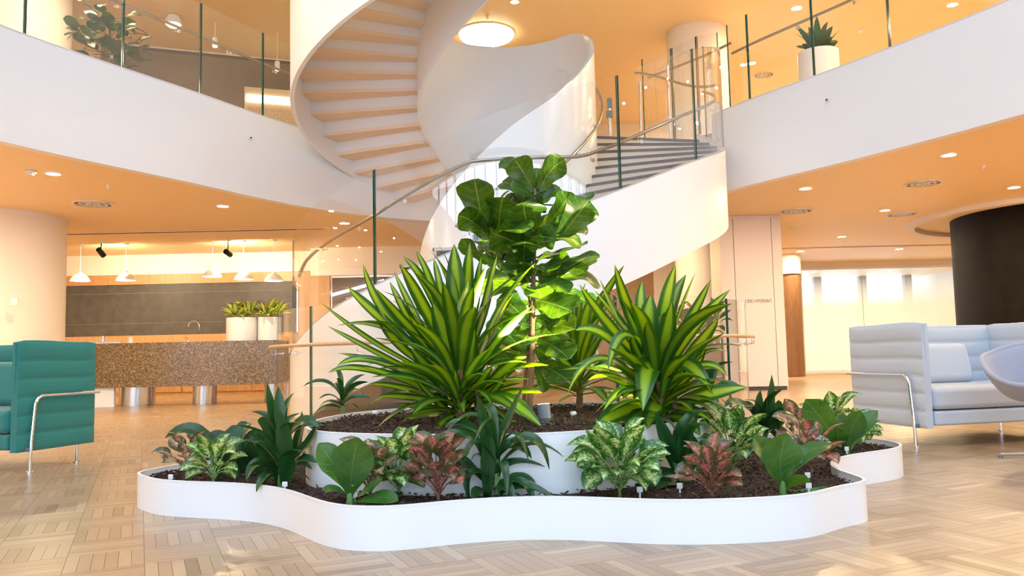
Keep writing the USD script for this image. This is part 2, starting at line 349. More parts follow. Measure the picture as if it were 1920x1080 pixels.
# upper slab, fascia, ceilings
slab = FOOT.difference(VOID).difference(Point(*SC).buffer(3.285, 64))
low = Thing('ceiling', kind='structure')
low.part('soffit', extr(slab.difference(VOID.buffer(0.10)), Z1, Z1 + 0.2), ceil_m, smooth=False)
upf = Thing('floor_upper', kind='structure')
upf.part('floor_slab', extr(slab.difference(VOID.buffer(0.10)), Z1 + 0.2, Z2), M('upper_floor_carpet', (0.40, 0.30, 0.20), 0.8), smooth=False)
A = np.linspace(28, 112, 30)
upf.part('landing', band(pol(RI + 0.03, A), pol(3.34, A), Z1 + 0.02, Z2 - 0.004), white, smooth=False)
for nm, P, sg in (('trim_1', LEFT, 1), ('trim_2', RIGHT, 1)):
    t = Thing(nm, kind='structure')
    t.part('fascia', band(P, offs(P, sg * 0.14), Z1 - 0.001, ZT), white)
    t.part('capping', band(offs(P, sg * -0.006), offs(P, sg * 0.15), ZT, ZT + 0.014), M('fascia_capping', (0.70, 0.70, 0.72), 0.4))
upc = Thing('ceiling_upper', kind='structure')
VO2 = VOID.buffer(-0.3).intersection(sbox(-20, -12, 20, 14.2))
upc.part('soffit', extr(FOOT.difference(VO2), ZC2, ZC2 + 0.25), ceil_m, smooth=False)
ring = VO2.exterior
upc.part('void_edge', extr(VO2.buffer(0.12).difference(VO2), ZC2 - 0.001, 11.0), white, smooth=False)
roof = Thing('ceiling_roof', kind='structure')
roof.part('roof_slab', extr(VO2.buffer(0.6).difference(sbox(-4.8, -7.5, 4.8, 4.0)), 11.0, 11.3), white, smooth=False)
for k in range(6):
    roof.part('roof_beam', bx(-4.9, 4.9, -7.5 + k * 2.2, -7.38 + k * 2.2, 10.75, 11.05), white, smooth=False)

# outer walls; the street front behind the camera is glazed
for nm, b in (('wall_side_1', (-15.2, -15, -9, 30, 0, 11)), ('wall_side_2', (15, 15.2, -9, 30, 0, 11))):
    single(nm, bx(*b), cream, kind='structure', smooth=False)
fr = Thing('window_1', kind='structure')
for k in range(17):
    x = -14.6 + k * 1.82
    fr.part('mullion', bx(x - .11, x + .11, -9.2, -8.95, 0, 11), M('mullion_grey', (0.25, 0.27, 0.29), 0.4) if k == 0 else LK + 'mullion_grey', smooth=False)
for z in (0.0, 3.2, 4.35, 7.3, 10.8):
    fr.part('transom', bx(-15, 15, -9.2, -8.97, z, z + (0.12 if z < 3 else 0.2)), LK + 'mullion_grey', smooth=False)

# far walls, ground floor
wb = Thing('wall_bar', kind='structure')
YB = 18.5
wb.part('plaster', bx(-15, -4.2, YB, YB + .15, 2.78, Z1), cream, smooth=False)
wb.part('timber_band', bx(-11, -4.95, YB - .05, YB + .15, 2.55, 2.78), oak, smooth=False)
wb.part('timber_splashback', bx(-15, -4.95, YB - .05, YB + .15, 0, 1.37), oak, smooth=False)
wb.part('plaster_return', bx(-15, -10.6, YB, YB + .15, 1.37, 2.78), cream, smooth=False)
wb.part('timber_jamb', bx(-4.95, -4.55, YB - .08, YB + .15, 0, 2.78), oak, smooth=False)
wc = Thing('wall_core', kind='structure')
wc.part('timber_panel', bx(-4.55, -4.12, 18.0, 18.2, 0, 2.62), oak, smooth=False)
wc.part('plaster', bx(-4.55, 3.2, 18.0, 18.2, 2.62, Z1), cream, smooth=False)
wc.part('recess', bx(-4.2, -1.2, 18.6, 18.75, 0, 2.62), dark, smooth=False)
wc.part('timber_panel', bx(-1.2, 3.2, 18.0, 18.2, 0, 2.62), oak, smooth=False)
wc.part('plaster', bx(3.2, 5.7, 18.0, 18.2, 0, Z1), cream, smooth=False)
strip = Thing('ceiling_line_light', 'slanting white line light in the dark recess behind the spiral stair', 'light', (-3.6, 18.5, 2.3))
strip.part('diffuser', tube([D(612, 556, 18.5), D(720, 526, 18.5)], 0.035, 8), EM('white_line', (1, .93, .82), 8))
# far glazing to the right: a frosted partition before the outer windows
gp = Thing('window_2', kind='structure')
YG = 23.5
xs = [D(1500, 600, YG)[0] + .10, D(1620, 600, YG)[0], D(1760, 600, YG)[0], D(1900, 600, YG)[0] + .4]
for a, b in zip(xs[:-1], xs[1:]):
    gp.part('pane', bx(a + .008, b - .008, YG, YG + .012, 0.06, 3.02), frost, smooth=False)
gp.part('frame', bx(xs[0] - .08, xs[-1], YG - .02, YG + .03, 3.02, 3.08), white, smooth=False)
gp.part('frame', bx(xs[0] - .08, xs[-1], YG - .02, YG + .03, 0.0, 0.06), white, smooth=False)
gp.part('jamb', bx(xs[0] - .10, xs[0], YG - .03, YG + .04, 0, 3.05), white, smooth=False)
single('wall_back_1', bx(8.0, 15, YG + .0, YG + .15, 3.08, Z1), cream, kind='structure', smooth=False)
single('wall_back_2', bx(5.6, 8.28, 23.5, 23.65, 0, Z1), cream, kind='structure', smooth=False)
ow = Thing('window_3', kind='structure')
for k in range(5):
    x = 9.35 + k * 1.62
    ow.part('mullion', bx(x - .13, x + .13, 28.6, 28.8, 0, Z1), LK + 'mullion_grey', smooth=False)
ow.part('sill', bx(5, 15, 28.6, 28.8, 0, 0.12), LK + 'mullion_grey', smooth=False)
# upper floor far walls
ub = Thing('wall_upper', kind='structure')
p0, p1 = np.array([-8.4, 16.1]), np.array([-4.0, 17.67])
ub.part('brown_panel', band([p0, p1], offs([p0, p1], 0.15), Z2, 7.30), brown_wall, smooth=False)
ub.part('dark_reveal', band([p0, p1], offs([p0, p1], 0.15), 7.30, 7.37), dark, smooth=False)
ub.part('bulkhead', band([p0, p1], offs([p0, p1], 0.15), 7.37, ZC2), cream, smooth=False)
ub.part('plaster', bx(-15, 15, 23.0, 23.2, Z2, ZC2), cream, smooth=False)
al = Thing('tiled_niche', 'glowing tiled niche in the brown wall of the upper floor', 'wall niche', (*((p0 + p1) / 2), Z2))
d = (p1 - p0) / np.linalg.norm(p1 - p0); nn = np.array([d[1], -d[0]])
def onw(s, o, z):
    return np.array([*(p0 + d * s + nn * o), z])
def wallbox(s0, s1, o0, o1, z0, z1):
    return band([p0 + d * s0 + nn * o0, p0 + d * s1 + nn * o0], [p0 + d * s0 + nn * o1, p0 + d * s1 + nn * o1], z0, z1)
al.part('back_panel', wallbox(2.82, 4.5, 0.005, 0.02, 4.9, 6.70), M('niche_panel', (0.80, 0.66, 0.44), 0.5), smooth=False)
al.part('light_strip', wallbox(2.86, 4.5, 0.02, 0.05, 6.37, 6.53), EM('niche_glow', (1, .85, .55), 6), smooth=False)
for r in range(7):
    for c_ in range(10):
        s0 = 2.88 + c_ * .155 + (r % 2) * .07
        al.part('tile', wallbox(s0, s0 + .13, 0.02, 0.035, 5.72 + r * .080, 5.778 + r * .080), M('niche_tile', (0.72, 0.55, 0.33), 0.35) if r == c_ == 0 else LK + 'niche_tile', smooth=False)

# round columns run through both floors
def column(nm, x, y, r, mat_):
    t = Thing(nm, kind='structure')
    t.part('shaft', cyl((x, y), r, 0, Z1, 56), mat_)
    t.part('upper_shaft', cyl((x, y), r, Z2, ZC2, 56), mat_)
column('column_1', -8.67, 13.35, 1.05, cream)
column('column_2', 3.99, 16.35, 0.62, cream)
t = Thing('column_3', kind='structure')
wx = D(1483, 600, 21.5)
t.part('timber_shaft', cyl((wx[0], 21.5), 0.30, 0, 2.72, 40), walnut)
t.part('collar', cyl((wx[0] - .02, 21.5), 0.34, 2.72, Z1, 40), cream)
t = Thing('column_4', kind='structure')
t.part('shaft', cyl((10.75, 15.4), 1.95, 0, Z1, 64), black)
t.part('ceiling_ring', band(pol(0, np.linspace(0, 360, 65)[:-1]) - SC + np.array([10.75, 15.4]) + 2.75 * np.c_[np.cos(np.linspace(0, 2 * np.pi, 65)[:-1]), np.sin(np.linspace(0, 2 * np.pi, 65)[:-1])],
       np.array([10.75, 15.4]) + 2.6 * np.c_[np.cos(np.linspace(0, 2 * np.pi, 65)[:-1]), np.sin(np.linspace(0, 2 * np.pi, 65)[:-1])], Z1 - .09, Z1 - .002, closed=True), cream)
# fire hydrant cupboard
YP = 14.8
fx0, fx1 = D(1381, 600, YP)[0], D(1470, 600, YP)[0]
hy = Thing('hydrant_cupboard', 'tall pale pink cupboard marked FIRE HYDRANT beyond the planter', 'cupboard', ((fx0 + fx1) / 2, YP, 0))
pink = M('pale_pink_panel', (0.80, 0.73, 0.70), 0.5)
hy.part('body', bx(fx0 - .25, fx1 + .02, YP + .02, YP + .75, 0, Z1 - .004), pink, smooth=False)
hy.part('door', bx(fx0 + .012, fx1 - .17, YP - .008, YP + .02, .07, Z1 - .07), pink, smooth=False)
hy.part('side_panel', bx(fx1 - .155, fx1 + .02, YP - .008, YP + .02, .07, Z1 - .07), pink, smooth=False)
hy.part('side_panel', bx(fx0 - .25, fx0 - .003, YP - .008, YP + .02, .07, Z1 - .07), pink, smooth=False)
hy.part('plinth', bx(fx0 - .24, fx1, YP + .0, YP + .02, 0, .065), dark, smooth=False)
tx = D(1397, 568, YP - .011)
m = tm(meshkit.text_mesh('FIRE HYDRANT', 0.062, 0.003))
wid = np.ptp(m[0][:, 0])
m = (np.c_[m[0][:, 0] * (0.49 / wid), -m[0][:, 2], m[0][:, 1]], m[1])
hy.part('lettering', mv(m, (tx[0], YP - .009, tx[2])), text_m, smooth=False, label='grey capital letters reading FIRE HYDRANT')

# ---------------------------------------------------------------- the spiral stair
def zstep(th):
    return np.interp(th, [-190, -98, -75, 28, 60], [0.08, 2.06, 2.06, 4.30, 4.30])
def ztop(th):              # top of the outer stringer of the lower flight
    return np.interp(th, [-195, -150, -127, -113, -99, -74, -63, -43, -10, 6, 14], [0.30, 1.0, 1.465, 1.70, 1.98, 2.46, 2.70, 3.13, 3.70, 4.05, 4.25])
s1_ = Thing('spiral_stair', 'white sculptural spiral stair winding up past the upper floor behind the planter', 'staircase', (SC[0], SC[1], 0))
A = np.linspace(-196, 14, 150)
zt = CubicSpline(np.linspace(-196, 14, 15), ztop(np.linspace(-196, 14, 15)))(A)
s1_.part('outer_stringer', band(pol(RO, A), pol(RO - .05, A), np.maximum(0, zt - 1.1), zt), white)
s1_.part('stringer_capping', band(pol(RO + .006, A), pol(RO - .056, A), zt, zt + .012), M('grey_capping', (0.45, 0.45, 0.47), 0.4))
A = np.linspace(-189, 62, 160)
zti = np.interp(A, [-190, -88, -54, -36, -8, 20, 40, 62], [1.75, 3.85, 4.42, 4.83, 5.36, 5.88, 6.0, 6.0])
zti = CubicSpline(np.linspace(-189, 62, 15), np.interp(np.linspace(-189, 62, 15), A, zti))(A)
s1_.part('inner_parapet', band(pol(RI, A), pol(RI - .05, A), np.maximum(0, np.where(A > 28, Z1, zstep(A) - .45)), zti), white_gloss)
ths = [-190 + k * 92 / 12 for k in range(13)] + [-75 + k * 103 / 13 for k in range(13)]
zz = [(k + 1) * Z2 / 26 for k in range(26)]
ends = ths[1:] + [28.0]
for k in range(25):
    a0, a1, z = ths[k], ends[k], zz[k]
    n = 10
    aa = np.linspace(a0, a1 + 1.0, n)
    tp = s1_.part('tread', band(pol(RI, aa), pol(RO - .05, aa), z - .034, z), tread_m, smooth=False)
    s1_.part('nosing', band(pol(RI + .005, [a0 - .35, a0 + 1.3]), pol(RO - .055, [a0 - .35, a0 + 1.3]), z - .036, z + .004), nosing_m, smooth=False, parent=tp)
    s1_.part('riser', band(pol(RI, [a0, a0 + .5]), pol(RO - .05, [a0, a0 + .5]), z - Z2 / 26 - .001, z - .036), tread_m, smooth=False)
aa = np.linspace(28, 30, 3)
s1_.part('riser', band(pol(RI, [28, 28.5]), pol(RO + .1, [28, 28.5]), zz[24], Z2), tread_m, smooth=False)
A = np.linspace(-188, 28, 120)
s1_.part('soffit', band(pol(RI, A), pol(RO - .05, A), np.maximum(.001, zstep(A) - .36), np.maximum(.03, zstep(A) - .30)), stair_w)
# glass balustrade on the outer stringer
def gpanel(th_, part_, a0, a1, r, zb, ztp, t=.017, parent=None, edge=True):
    A = np.linspace(a0, a1, max(4, int((a1 - a0) / 2.2)))
    g = th_.part(part_, band(pol(r, A), pol(r - t, A), zb(A), ztp(A)), glass, smooth=25)
    if edge:
        for a in (a0, a1):
            w = .16 if a == a0 else -.16
            aa = np.array(sorted((a, a + w)))
            th_.part('glass_edge', band(pol(r + .001, aa), pol(r - t - .001, aa), zb(aa), ztp(aa)), glass_edge, smooth=False, parent=g)
ztg = lambda a: np.interp(a, [-162, -150, -120, -66, -42, -10, 8], [2.28, 2.55, 2.95, 3.98, 4.58, 5.18, 5.6])
Jn = [-158, -119.5, -66, -42, -14, 8]
zbg = lambda a: np.interp(a, np.linspace(-196, 14, 60), ztop(np.linspace(-196, 14, 60))) - .02
for a0, a1 in zip(Jn[:-1], Jn[1:]):
    gpanel(s1_, 'glass_panel', a0 + .12, a1 - .12, RO - .012, zbg, ztg)
zr = lambda a: np.interp(a, [-160, -150, -127.5, -120, -112, -104, -98, -76, -73, -66, -45, -15, 5], [1.85, 2.04, 2.33, 2.45, 2.64, 2.83, 2.96, 3.0, 3.03, 3.18, 3.70, 4.35, 4.8])
def rail(th_, A, r, z, rad=.021, mat_=rail_s):
    P = np.c_[pol(r, A), z]
    return th_.part('handrail', tube(P, rad, 10), mat_)
def brackets(th_, angs, r, zf, rg, parent):
    for a in angs:
        z = float(zf(a)); p = pol(r, a); q = pol(rg, a)
        m = tube([(*p, z - .015), (*p, z - .085), (*(p + (q - p) * .3), z - .095), (*q, z - .095)], .007, 6)
        th_.part('bracket', m, chrome, parent=parent)
        th_.part('boss', tube([(*(q + (p - q) * .12), z - .095), (*q, z - .095)], .024, 12), chrome, parent=parent)
A = np.linspace(-158, 6, 120)
h = rail(s1_, A, RO - .10, zr(A))
brackets(s1_, [-152, -137, -124, -112, -93, -72, -60, -48, -28, -8], RO - .10, zr, RO - .03, h)
A = np.linspace(-120, 40, 90)
zri = lambda a: zstep(a) + .92
h = rail(s1_, A, RI + .09, zri(A))
brackets(s1_, [-100, -70, -45, -20, 5, 28], RI + .09, zri, RI, h)

# upper flight
s2_ = s1_
zso = lambda a: np.interp(a, [118, 140.6, 172, 350], [3.36, 3.87, 4.78, 9.05])
zob = CubicSpline([106, 115, 135, 147, 160, 195, 216, 235.6, 270, 330], [3.40, 3.48, 3.74, 3.88, 4.05, 4.46, 4.68, 4.95, 5.5, 6.6])
A = np.linspace(106, 322, 160)
s2_.part('outer_stringer', band(pol(RO, A), pol(RO - .06, A), zob(A), np.maximum(zob(A) + 1.15, zso(A) + 1.6)), white)
zib = CubicSpline([60, 100, 120, 140, 180, 212, 238.6, 253.8, 300, 330], [3.26, 3.27, 3.5, 3.85, 4.42, 4.83, 5.24, 5.51, 6.4, 7.0])
A = np.linspace(62, 322, 160)
s2_.part('inner_parapet', band(pol(RI, A), pol(RI - .05, A), zib(A), np.maximum(6.0, zso(A) + 1.6)), white)
da = 7.85
for k in range(24):
    a0 = 125.0 + k * da
    z = float(zso(a0 + da * .5)) - .05
    aa = np.linspace(a0, a0 + da, 6)
    s2_.part('tread', band(pol(RI, aa), pol(RO - .06, aa), z, z + .06), stair_under, smooth=False)
    z2 = float(zso(a0 + da * 1.5)) - .05
    s2_.part('riser', band(pol(RI, [a0 + da - .5, a0 + da + .02]), pol(RO - .06, [a0 + da - .5, a0 + da + .02]), z + .055, z2 + .05), stair_w, smooth=False)

# glass ring round the foot of the stair
gr = Thing('glass_balustrade', 'low curved glass balustrade with timber handrail behind the planter', 'balustrade', (SC[0], SC[1], 0))
one = lambda z: (lambda a: np.full(np.shape(a), z, float))
ra = [195, 224.3, 257, 290, 322.8, 346]
for a0, a1 in zip(ra[:-1], ra[1:]):
    gpanel(gr, 'glass_panel', a0 + .1, a1 - .1, RING, one(0.0), one(1.40))
A = np.linspace(191, 346, 90)
h = gr.part('handrail', tube(np.c_[pol(RING + .09, A), np.full(90, .935)], .022, 10), rail_m)
brackets(gr, [193, 209, 218, 240, 262, 290, 316, 330, 336, 345], RING + .09, one(.935), RING, h)

# upper floor glass balustrade on the fascia
def fasc(P, joints_px, side, lab):
    t = Thing('upper_balustrade', lab, 'balustrade', (*P[len(P) // 2], ZT))
    G = offs(P, .07); G2 = offs(P, .087)
    s = np.r_[0, np.cumsum(np.linalg.norm(np.diff(G, axis=0), axis=1))]
    us = np.array([PR((*p, ZT))[0] if p[1] > 0.5 else np.nan for p in G])
    ok = np.where((G[:, 1] > 1.0))[0]
    o = ok[np.argsort(us[ok])]
    js = [float(np.interp(u, us[o], s[o])) for u in joints_px]
    js = sorted(js)
    js = [js[0] - 1.5 * k for k in (2, 1)] + js + [js[-1] + 1.5] if side == 0 else js + [js[-1] + 1.5 * k for k in (1, 2)]
    js = [min(max(j, 0.02), s[-1] - .02) for j in js]
    at = lambda Q, q: np.c_[np.interp(q, s, Q[:, 0]), np.interp(q, s, Q[:, 1])]
    for a, b in zip(js[:-1], js[1:]):
        if b - a < .05:
            continue
        q = np.linspace(a + .006, b - .006, 10)
        g = t.part('glass_panel', band(at(G, q), at(G2, q), ZT + .01, ZT + 1.38), glass, smooth=25)
        for e in ((a + .006, a + .015), (b - .015, b - .006)):
            t.part('glass_edge', band(at(offs(P, .069), e), at(offs(P, .088), e), ZT + .01, ZT + 1.38), glass_edge, smooth=False, parent=g)
    q = np.linspace(js[0], js[-1], 50)
    R = offs(P, .17)
    h = t.part('handrail', tube(np.c_[at(R, q), np.full(50, ZT + .93)], .021, 10), rail_s)
    for c in np.arange(js[0] + .4, js[-1], .95):
        p, g_ = at(R, [c])[0], at(G2, [c])[0]
        t.part('bracket', tube([(*p, ZT + .915), (*p, ZT + .85), (*g_, ZT + .84)], .007, 6), chrome, parent=h)
        t.part('boss', tube([(*(g_ + (p - g_) * .1), ZT + .84), (*(g_ + (p - g_) * .28), ZT + .84)], .024, 12), chrome, parent=h)
fasc(LEFT, [46, 230, 376, 493, 600], 0, 'curved glass balustrade with steel handrail before the brown upper wall')
fasc(RIGHT, [1368, 1406, 1527, 1669], 1, 'curved glass balustrade with steel handrail before the upper potted plant')
# glass round the head of the stair
hd = Thing('landing_balustrade', 'short glass balustrade with crossed steel handrails at the stair head', 'balustrade', (3.0, 13.2, Z2))
Q = np.array([D(1205, 200, 13.9)[:2], D(1262, 200, 13.4)[:2], D(1310, 200, 12.9)[:2], D(1352, 200, 12.75)[:2]])
for k in range(3):
    a, b = Q[k], Q[k + 1]
    dd = (b - a) / np.linalg.norm(b - a)
    g = hd.part('glass_panel', band([a + dd * .01, b - dd * .01], offs([a + dd * .01, b - dd * .01], .016), Z2, ZT + 1.40), glass, smooth=False)
    for e in (a + dd * .01, b - dd * .023):
        hd.part('glass_edge', band([e, e + dd * .013], offs([e, e + dd * .013], .017), Z2, ZT + 1.40), glass_edge, smooth=False, parent=g)
pts = [D(1190, 137, 13.5), D(1240, 146, 13.2), D(1316, 163, 12.6), D(1340, 160, 12.4)]
h = hd.part('handrail', tube(smooth3(pts), .021, 10), rail_s)
pts = [D(1215, 146, 14.0), D(1262, 128, 13.6), D(1330, 100, 13.0), D(1372, 80, 12.7)]
hd.part('handrail', tube(smooth3(pts), .021, 10), rail_s)
for u, v, y in ((1253, 160, 13.25), (1200, 190, 13.8)):
    p = D(u, v, y)
    hd.part('post', tube([(p[0], p[1], Z2), (p[0], p[1], p[2] + .35)], .022, 10), steel)
gt = Thing('gate_post', 'steel gate post with blue latch at the head of the stair steps', 'gate post', (*D(1143, 240, 13.5)[:2], Z2))
p = D(1142, 200, 13.5)
gt.part('post', tube([(p[0], p[1], Z2), (p[0], p[1], 5.1)], .03, 12), steel)
gt.part('latch', bx(p[0] - .05, p[0] + .05, p[1] - .04, p[1] + .04, 4.78, 4.90), M('blue_latch', (.12, .22, .32), .4))
gt.part('latch', bx(p[0] - .03, p[0] + .05, p[1] - .04, p[1] + .04, 4.95, 5.12), LK + 'blue_latch')
# ---------------------------------------------------------------- lamps and ceiling fittings
def downlight(x, y, z, r, lab, s=None):
    t = Thing('downlight', lab, 'downlight', (x, y, z), 'recessed ceiling downlights')
    g = np.linspace(0, 2 * np.pi, 25)[:-1]; c = np.c_[np.cos(g), np.sin(g)]
    t.part('trim_ring', band(np.array([x, y]) + c * (r + .018), np.array([x, y]) + c * r, z - .012, z - .001, closed=True), white)
    t.part('lens', lathe([(0, z - .006), (r, z - .006)], (x, y, 0), 24), lamp_u if z > 5 else lamp_e, smooth=False)
low_px = [(100, 325, 'near the left column head'), (418, 386, 'above the stone counter'), (646, 418, 'seen through the stair glass'), (1510, 353, 'above the hydrant cupboard'),
          (1779, 290, 'closest to the white fascia'), (1659, 394, 'beside a round air vent'), (1901, 351, 'beside the black drum column')]
pos = []
names_ = {0: 'recessed downlight by the round smoke detector', 1: 'recessed downlight above the stone counter', 2: 'recessed downlight seen through the stair glass', 3: 'recessed downlight above the hydrant cupboard',
          4: 'recessed downlight closest to the long white fascia', 5: 'recessed downlight next to a round air vent', 6: 'recessed downlight next to the black drum column'}
for k, (u, v, _) in enumerate(low_px):
    p = F(u, v, Z1); pos.append(p[:2])
    downlight(p[0], p[1], Z1, 0.085, names_[k])
solid = FOOT.difference(VOID.buffer(.3)).difference(Point(*SC).buffer(3.6))
for y in np.r_[np.arange(5.0, 21.5, 2.6), 26.5]:
    for x in np.arange(-12.9, 13, 2.55):
        if abs(x) > 13.5 or not solid.contains(Point(x, y)) or min(np.hypot(*(np.array([x, y]) - q)) for q in pos) < 1.7 or np.hypot(x - 10.75, y - 15.4) < 2.9 or np.hypot(x + 8.67, y - 13.35) < 1.3 or (17.2 < y < 19.0 and x < 6.2):
            continue
        u, v, w = PR((x, y, Z1))
        if 0 < u < 1920 and 0 < v < 470 and not (560 < u < 1370):
            if v < 440:
                continue
        pos.append(np.array([x, y]))
        downlight(x, y, Z1, 0.085, 'recessed warm downlight in the far part of the timber ceiling')
upos = []
for k, (u, v) in enumerate([(965, 3), (1394, 121)]):
    p = F(u, v, ZC2); upos.append(p[:2])
    downlight(p[0], p[1], ZC2, 0.075, ['recessed downlight in the upper ceiling over the stair', 'recessed downlight in the upper ceiling behind the glass'][k])
sol2 = FOOT.difference(VO2.buffer(.5))
for y in np.arange(3.2, 22.5, 3.0):
    for x in np.arange(-12.6, 13, 3.05):
        u, v, w = PR((x, y, ZC2))
        if not sol2.contains(Point(x, y)) or (0 < u < 1920 and 0 < v < 230 and (u < 1230)):
            continue
        downlight(x, y, ZC2, 0.095, 'recessed warm downlight in the ceiling of the upper floor')
ov = F(912, 62, ZC2)
t = Thing('oval_ceiling_light', 'large glowing round ceiling light seen past the spiral stair', 'ceiling light', ov)
t.part('diffuser', cyl(ov, .56, ZC2 - .10, ZC2 - .03, 40, .03), oval_e)
t.part('rim', cyl(ov, .58, ZC2 - .03, ZC2 - .002, 40), white)
def vent(u, v, z, r, lab):
    p = F(u, v, z); t = Thing('air_vent', lab, 'air vent', p)
    g = np.linspace(0, 2 * np.pi, 37)[:-1]; c = np.c_[np.cos(g), np.sin(g)]
    t.part('backing', lathe([(0, z - .004), (r * .95, z - .004)], (p[0], p[1], 0), 30), dark, smooth=False)
    for f in (1.0, .68, .36):
        t.part('ring', band(p[:2] + c * r * f, p[:2] + c * r * (f - .09), z - .02, z - .001, closed=True), cream)
    for k in range(4):
        a = k * math.pi / 4 + .3
        dv = np.array([math.cos(a), math.sin(a)])
        t.part('spoke', band([p[:2] - dv * r, p[:2] + dv * r], offs([p[:2] - dv * r, p[:2] + dv * r], .02), z - .018, z - .006), cream, smooth=False)
vent(175, 381.5, Z1, .30, 'round slotted air vent near the thick column')
vent(1731, 343, Z1, .27, 'round slotted air vent closest to the fascia')
vent(1492, 395, Z1, .30, 'round slotted air vent above the hydrant cupboard')
vent(1691, 401, Z1, .27, 'round slotted air vent between downlight and drum column')
vent(1432, 140, ZC2, .24, 'round air vent in the upper ceiling behind the glass')
def sensor(u, v, z, r, h, lab):
    p = F(u, v, z); t = Thing('ceiling_sensor', lab, 'sensor', p)
    t.part('base', cyl(p, r, z - h * .5, z - .001, 20, .004), white)
    t.part('head', lathe([(0, z - h), (r * .5, z - h * .9), (r * .62, z - h * .5)], (p[0], p[1], 0), 20), pot_m)
sensor(58, 321, Z1, .07, .06, 'round white smoke detector by the column downlight')
sensor(203, 346, Z1, .025, .07, 'small sprinkler head near the fascia and vent')
sensor(1487, 427, Z1, .07, .05, 'white smoke detector above the timber column')
sensor(1844, 310, Z1, .025, .06, 'tiny sprinkler head between fascia and drum column')
sensor(1615, 57, ZC2, .07, .05, 'round smoke detector in the upper ceiling')
sensor(914, 29, ZC2, .035, .08, 'small sprinkler head above the oval light')
def fasc_cam(u, v, y, lab):
    p = D(u, v, y)
    t = Thing('fascia_sensor', lab, 'sensor', p)
    n = np.array([0.55 if u < 900 else -0.75, -0.7]); n /= np.linalg.norm(n)
    q = p[:2] + n * .03
    t.part('housing', tube([(*p[:2], p[2]), (*q, p[2])], .028, 14), pot_m)
    t.part('lens', tube([(*q, p[2]), (*(q + n * .012), p[2])], .013, 10), dark)
# find where the fascia stands on the view ray
def on_fascia(u, v, P):
    r = ray(u, v)[:2]
    for a, b in zip(P[:-1], P[1:]):
        m = np.array([r, -(b - a)]).T
        try:
            s, q = np.linalg.solve(m, a)
        except np.linalg.LinAlgError:
            continue
        if 0 <= q <= 1 and s > 2:
            return s
    return 11
fasc_cam(469, 259, on_fascia(469, 259, LEFT) - .005, 'small white sensor on the fascia beside the spiral stair')
fasc_cam(1552, 188, on_fascia(1552, 188, RIGHT) - .005, 'small white sensor on the fascia below the potted plant')
slot = Thing('ceiling_slot', 'long dark linear slot in the ceiling before the bar', 'ceiling slot', (-6.5, 15.2, Z1))
slot.part('frame', bx(-10.5, -3.5, 15.15, 15.30, Z1 - .012, Z1 - .001), cream, smooth=False)
slot.part('opening', bx(-10.4, -3.6, 15.19, 15.26, Z1 - .016, Z1 - .011), dark, smooth=False)
slot = Thing('ceiling_slot', 'long dark linear slot in the ceiling before the frosted glass', 'ceiling slot', (9.5, 19.9, Z1))
slot.part('frame', bx(6.2, 13.4, 19.85, 20.0, Z1 - .012, Z1 - .001), cream, smooth=False)
slot.part('opening', bx(6.3, 13.3, 19.9, 19.96, Z1 - .016, Z1 - .011), dark, smooth=False)

def pendant(u, v, y, r, lab, ztop_=Z1):
    p = D(u, v, y); z = p[2]
    t = Thing('pendant_lamp', lab, 'pendant lamp', p, 'white dome pendants over the bar')
    t.part('shade', lathe([(r * .16, z + r * 1.0), (r * .22, z + r * .82), (r * .55, z + r * .66), (r * .85, z + r * .34), (r, z), (r * .985, z), (r * .83, z + r * .30), (r * .53, z + r * .60), (0, z + r * .78)], (p[0], p[1], 0), 32), white)
    t.part('bulb', lathe([(0, z + .02), (r * .8, z + .025), (r * .80, z + .03)], (p[0], p[1], 0), 24), pend_e)
    t.part('cord', tube([(p[0], p[1], z + r * .98), (p[0], p[1], ztop_ - .002)], .006, 6), white)
    t.part('canopy', cyl(p, .05, ztop_ - .03, ztop_ - .001, 16), white)
for (u, v), lab in zip([(150, 527), (236, 526), (398, 519), (457, 524), (513, 527)],
                       ['white pendant by the thick column', 'second white pendant from the thick column, near the small tap', 'white pendant under the bright spot, hung higher than the rest', 'white pendant between the highest one and the stair glass', 'white pendant closest to the stair glass']):
    pendant(u, v, 16.6, .195, lab)
def track_spot(u, v, y, lab, aim):
    p = D(u, v, y); t = Thing('track_spotlight', lab, 'spotlight', p)
    a = np.array(aim, float); a /= np.linalg.norm(a)
    t.part('body', tube([p - a * .11, p + a * .09], .055, 16), black)
    t.part('lens', tube([p + a * .090, p + a * .094], .045, 16), lamp_small)
    t.part('arm', tube([p - a * .03, (p[0], p[1], Z1 - .02)], .010, 6), black)
    t.part('canopy', cyl(p, .06, Z1 - .02, Z1 - .001, 16), white)
track_spot(190, 474, 16.4, 'black track spot above the first two pendants', (.15, .8, -.6))
track_spot(428, 475, 16.4, 'black track spot washing the wall behind the pendants', (.15, .95, -.25))
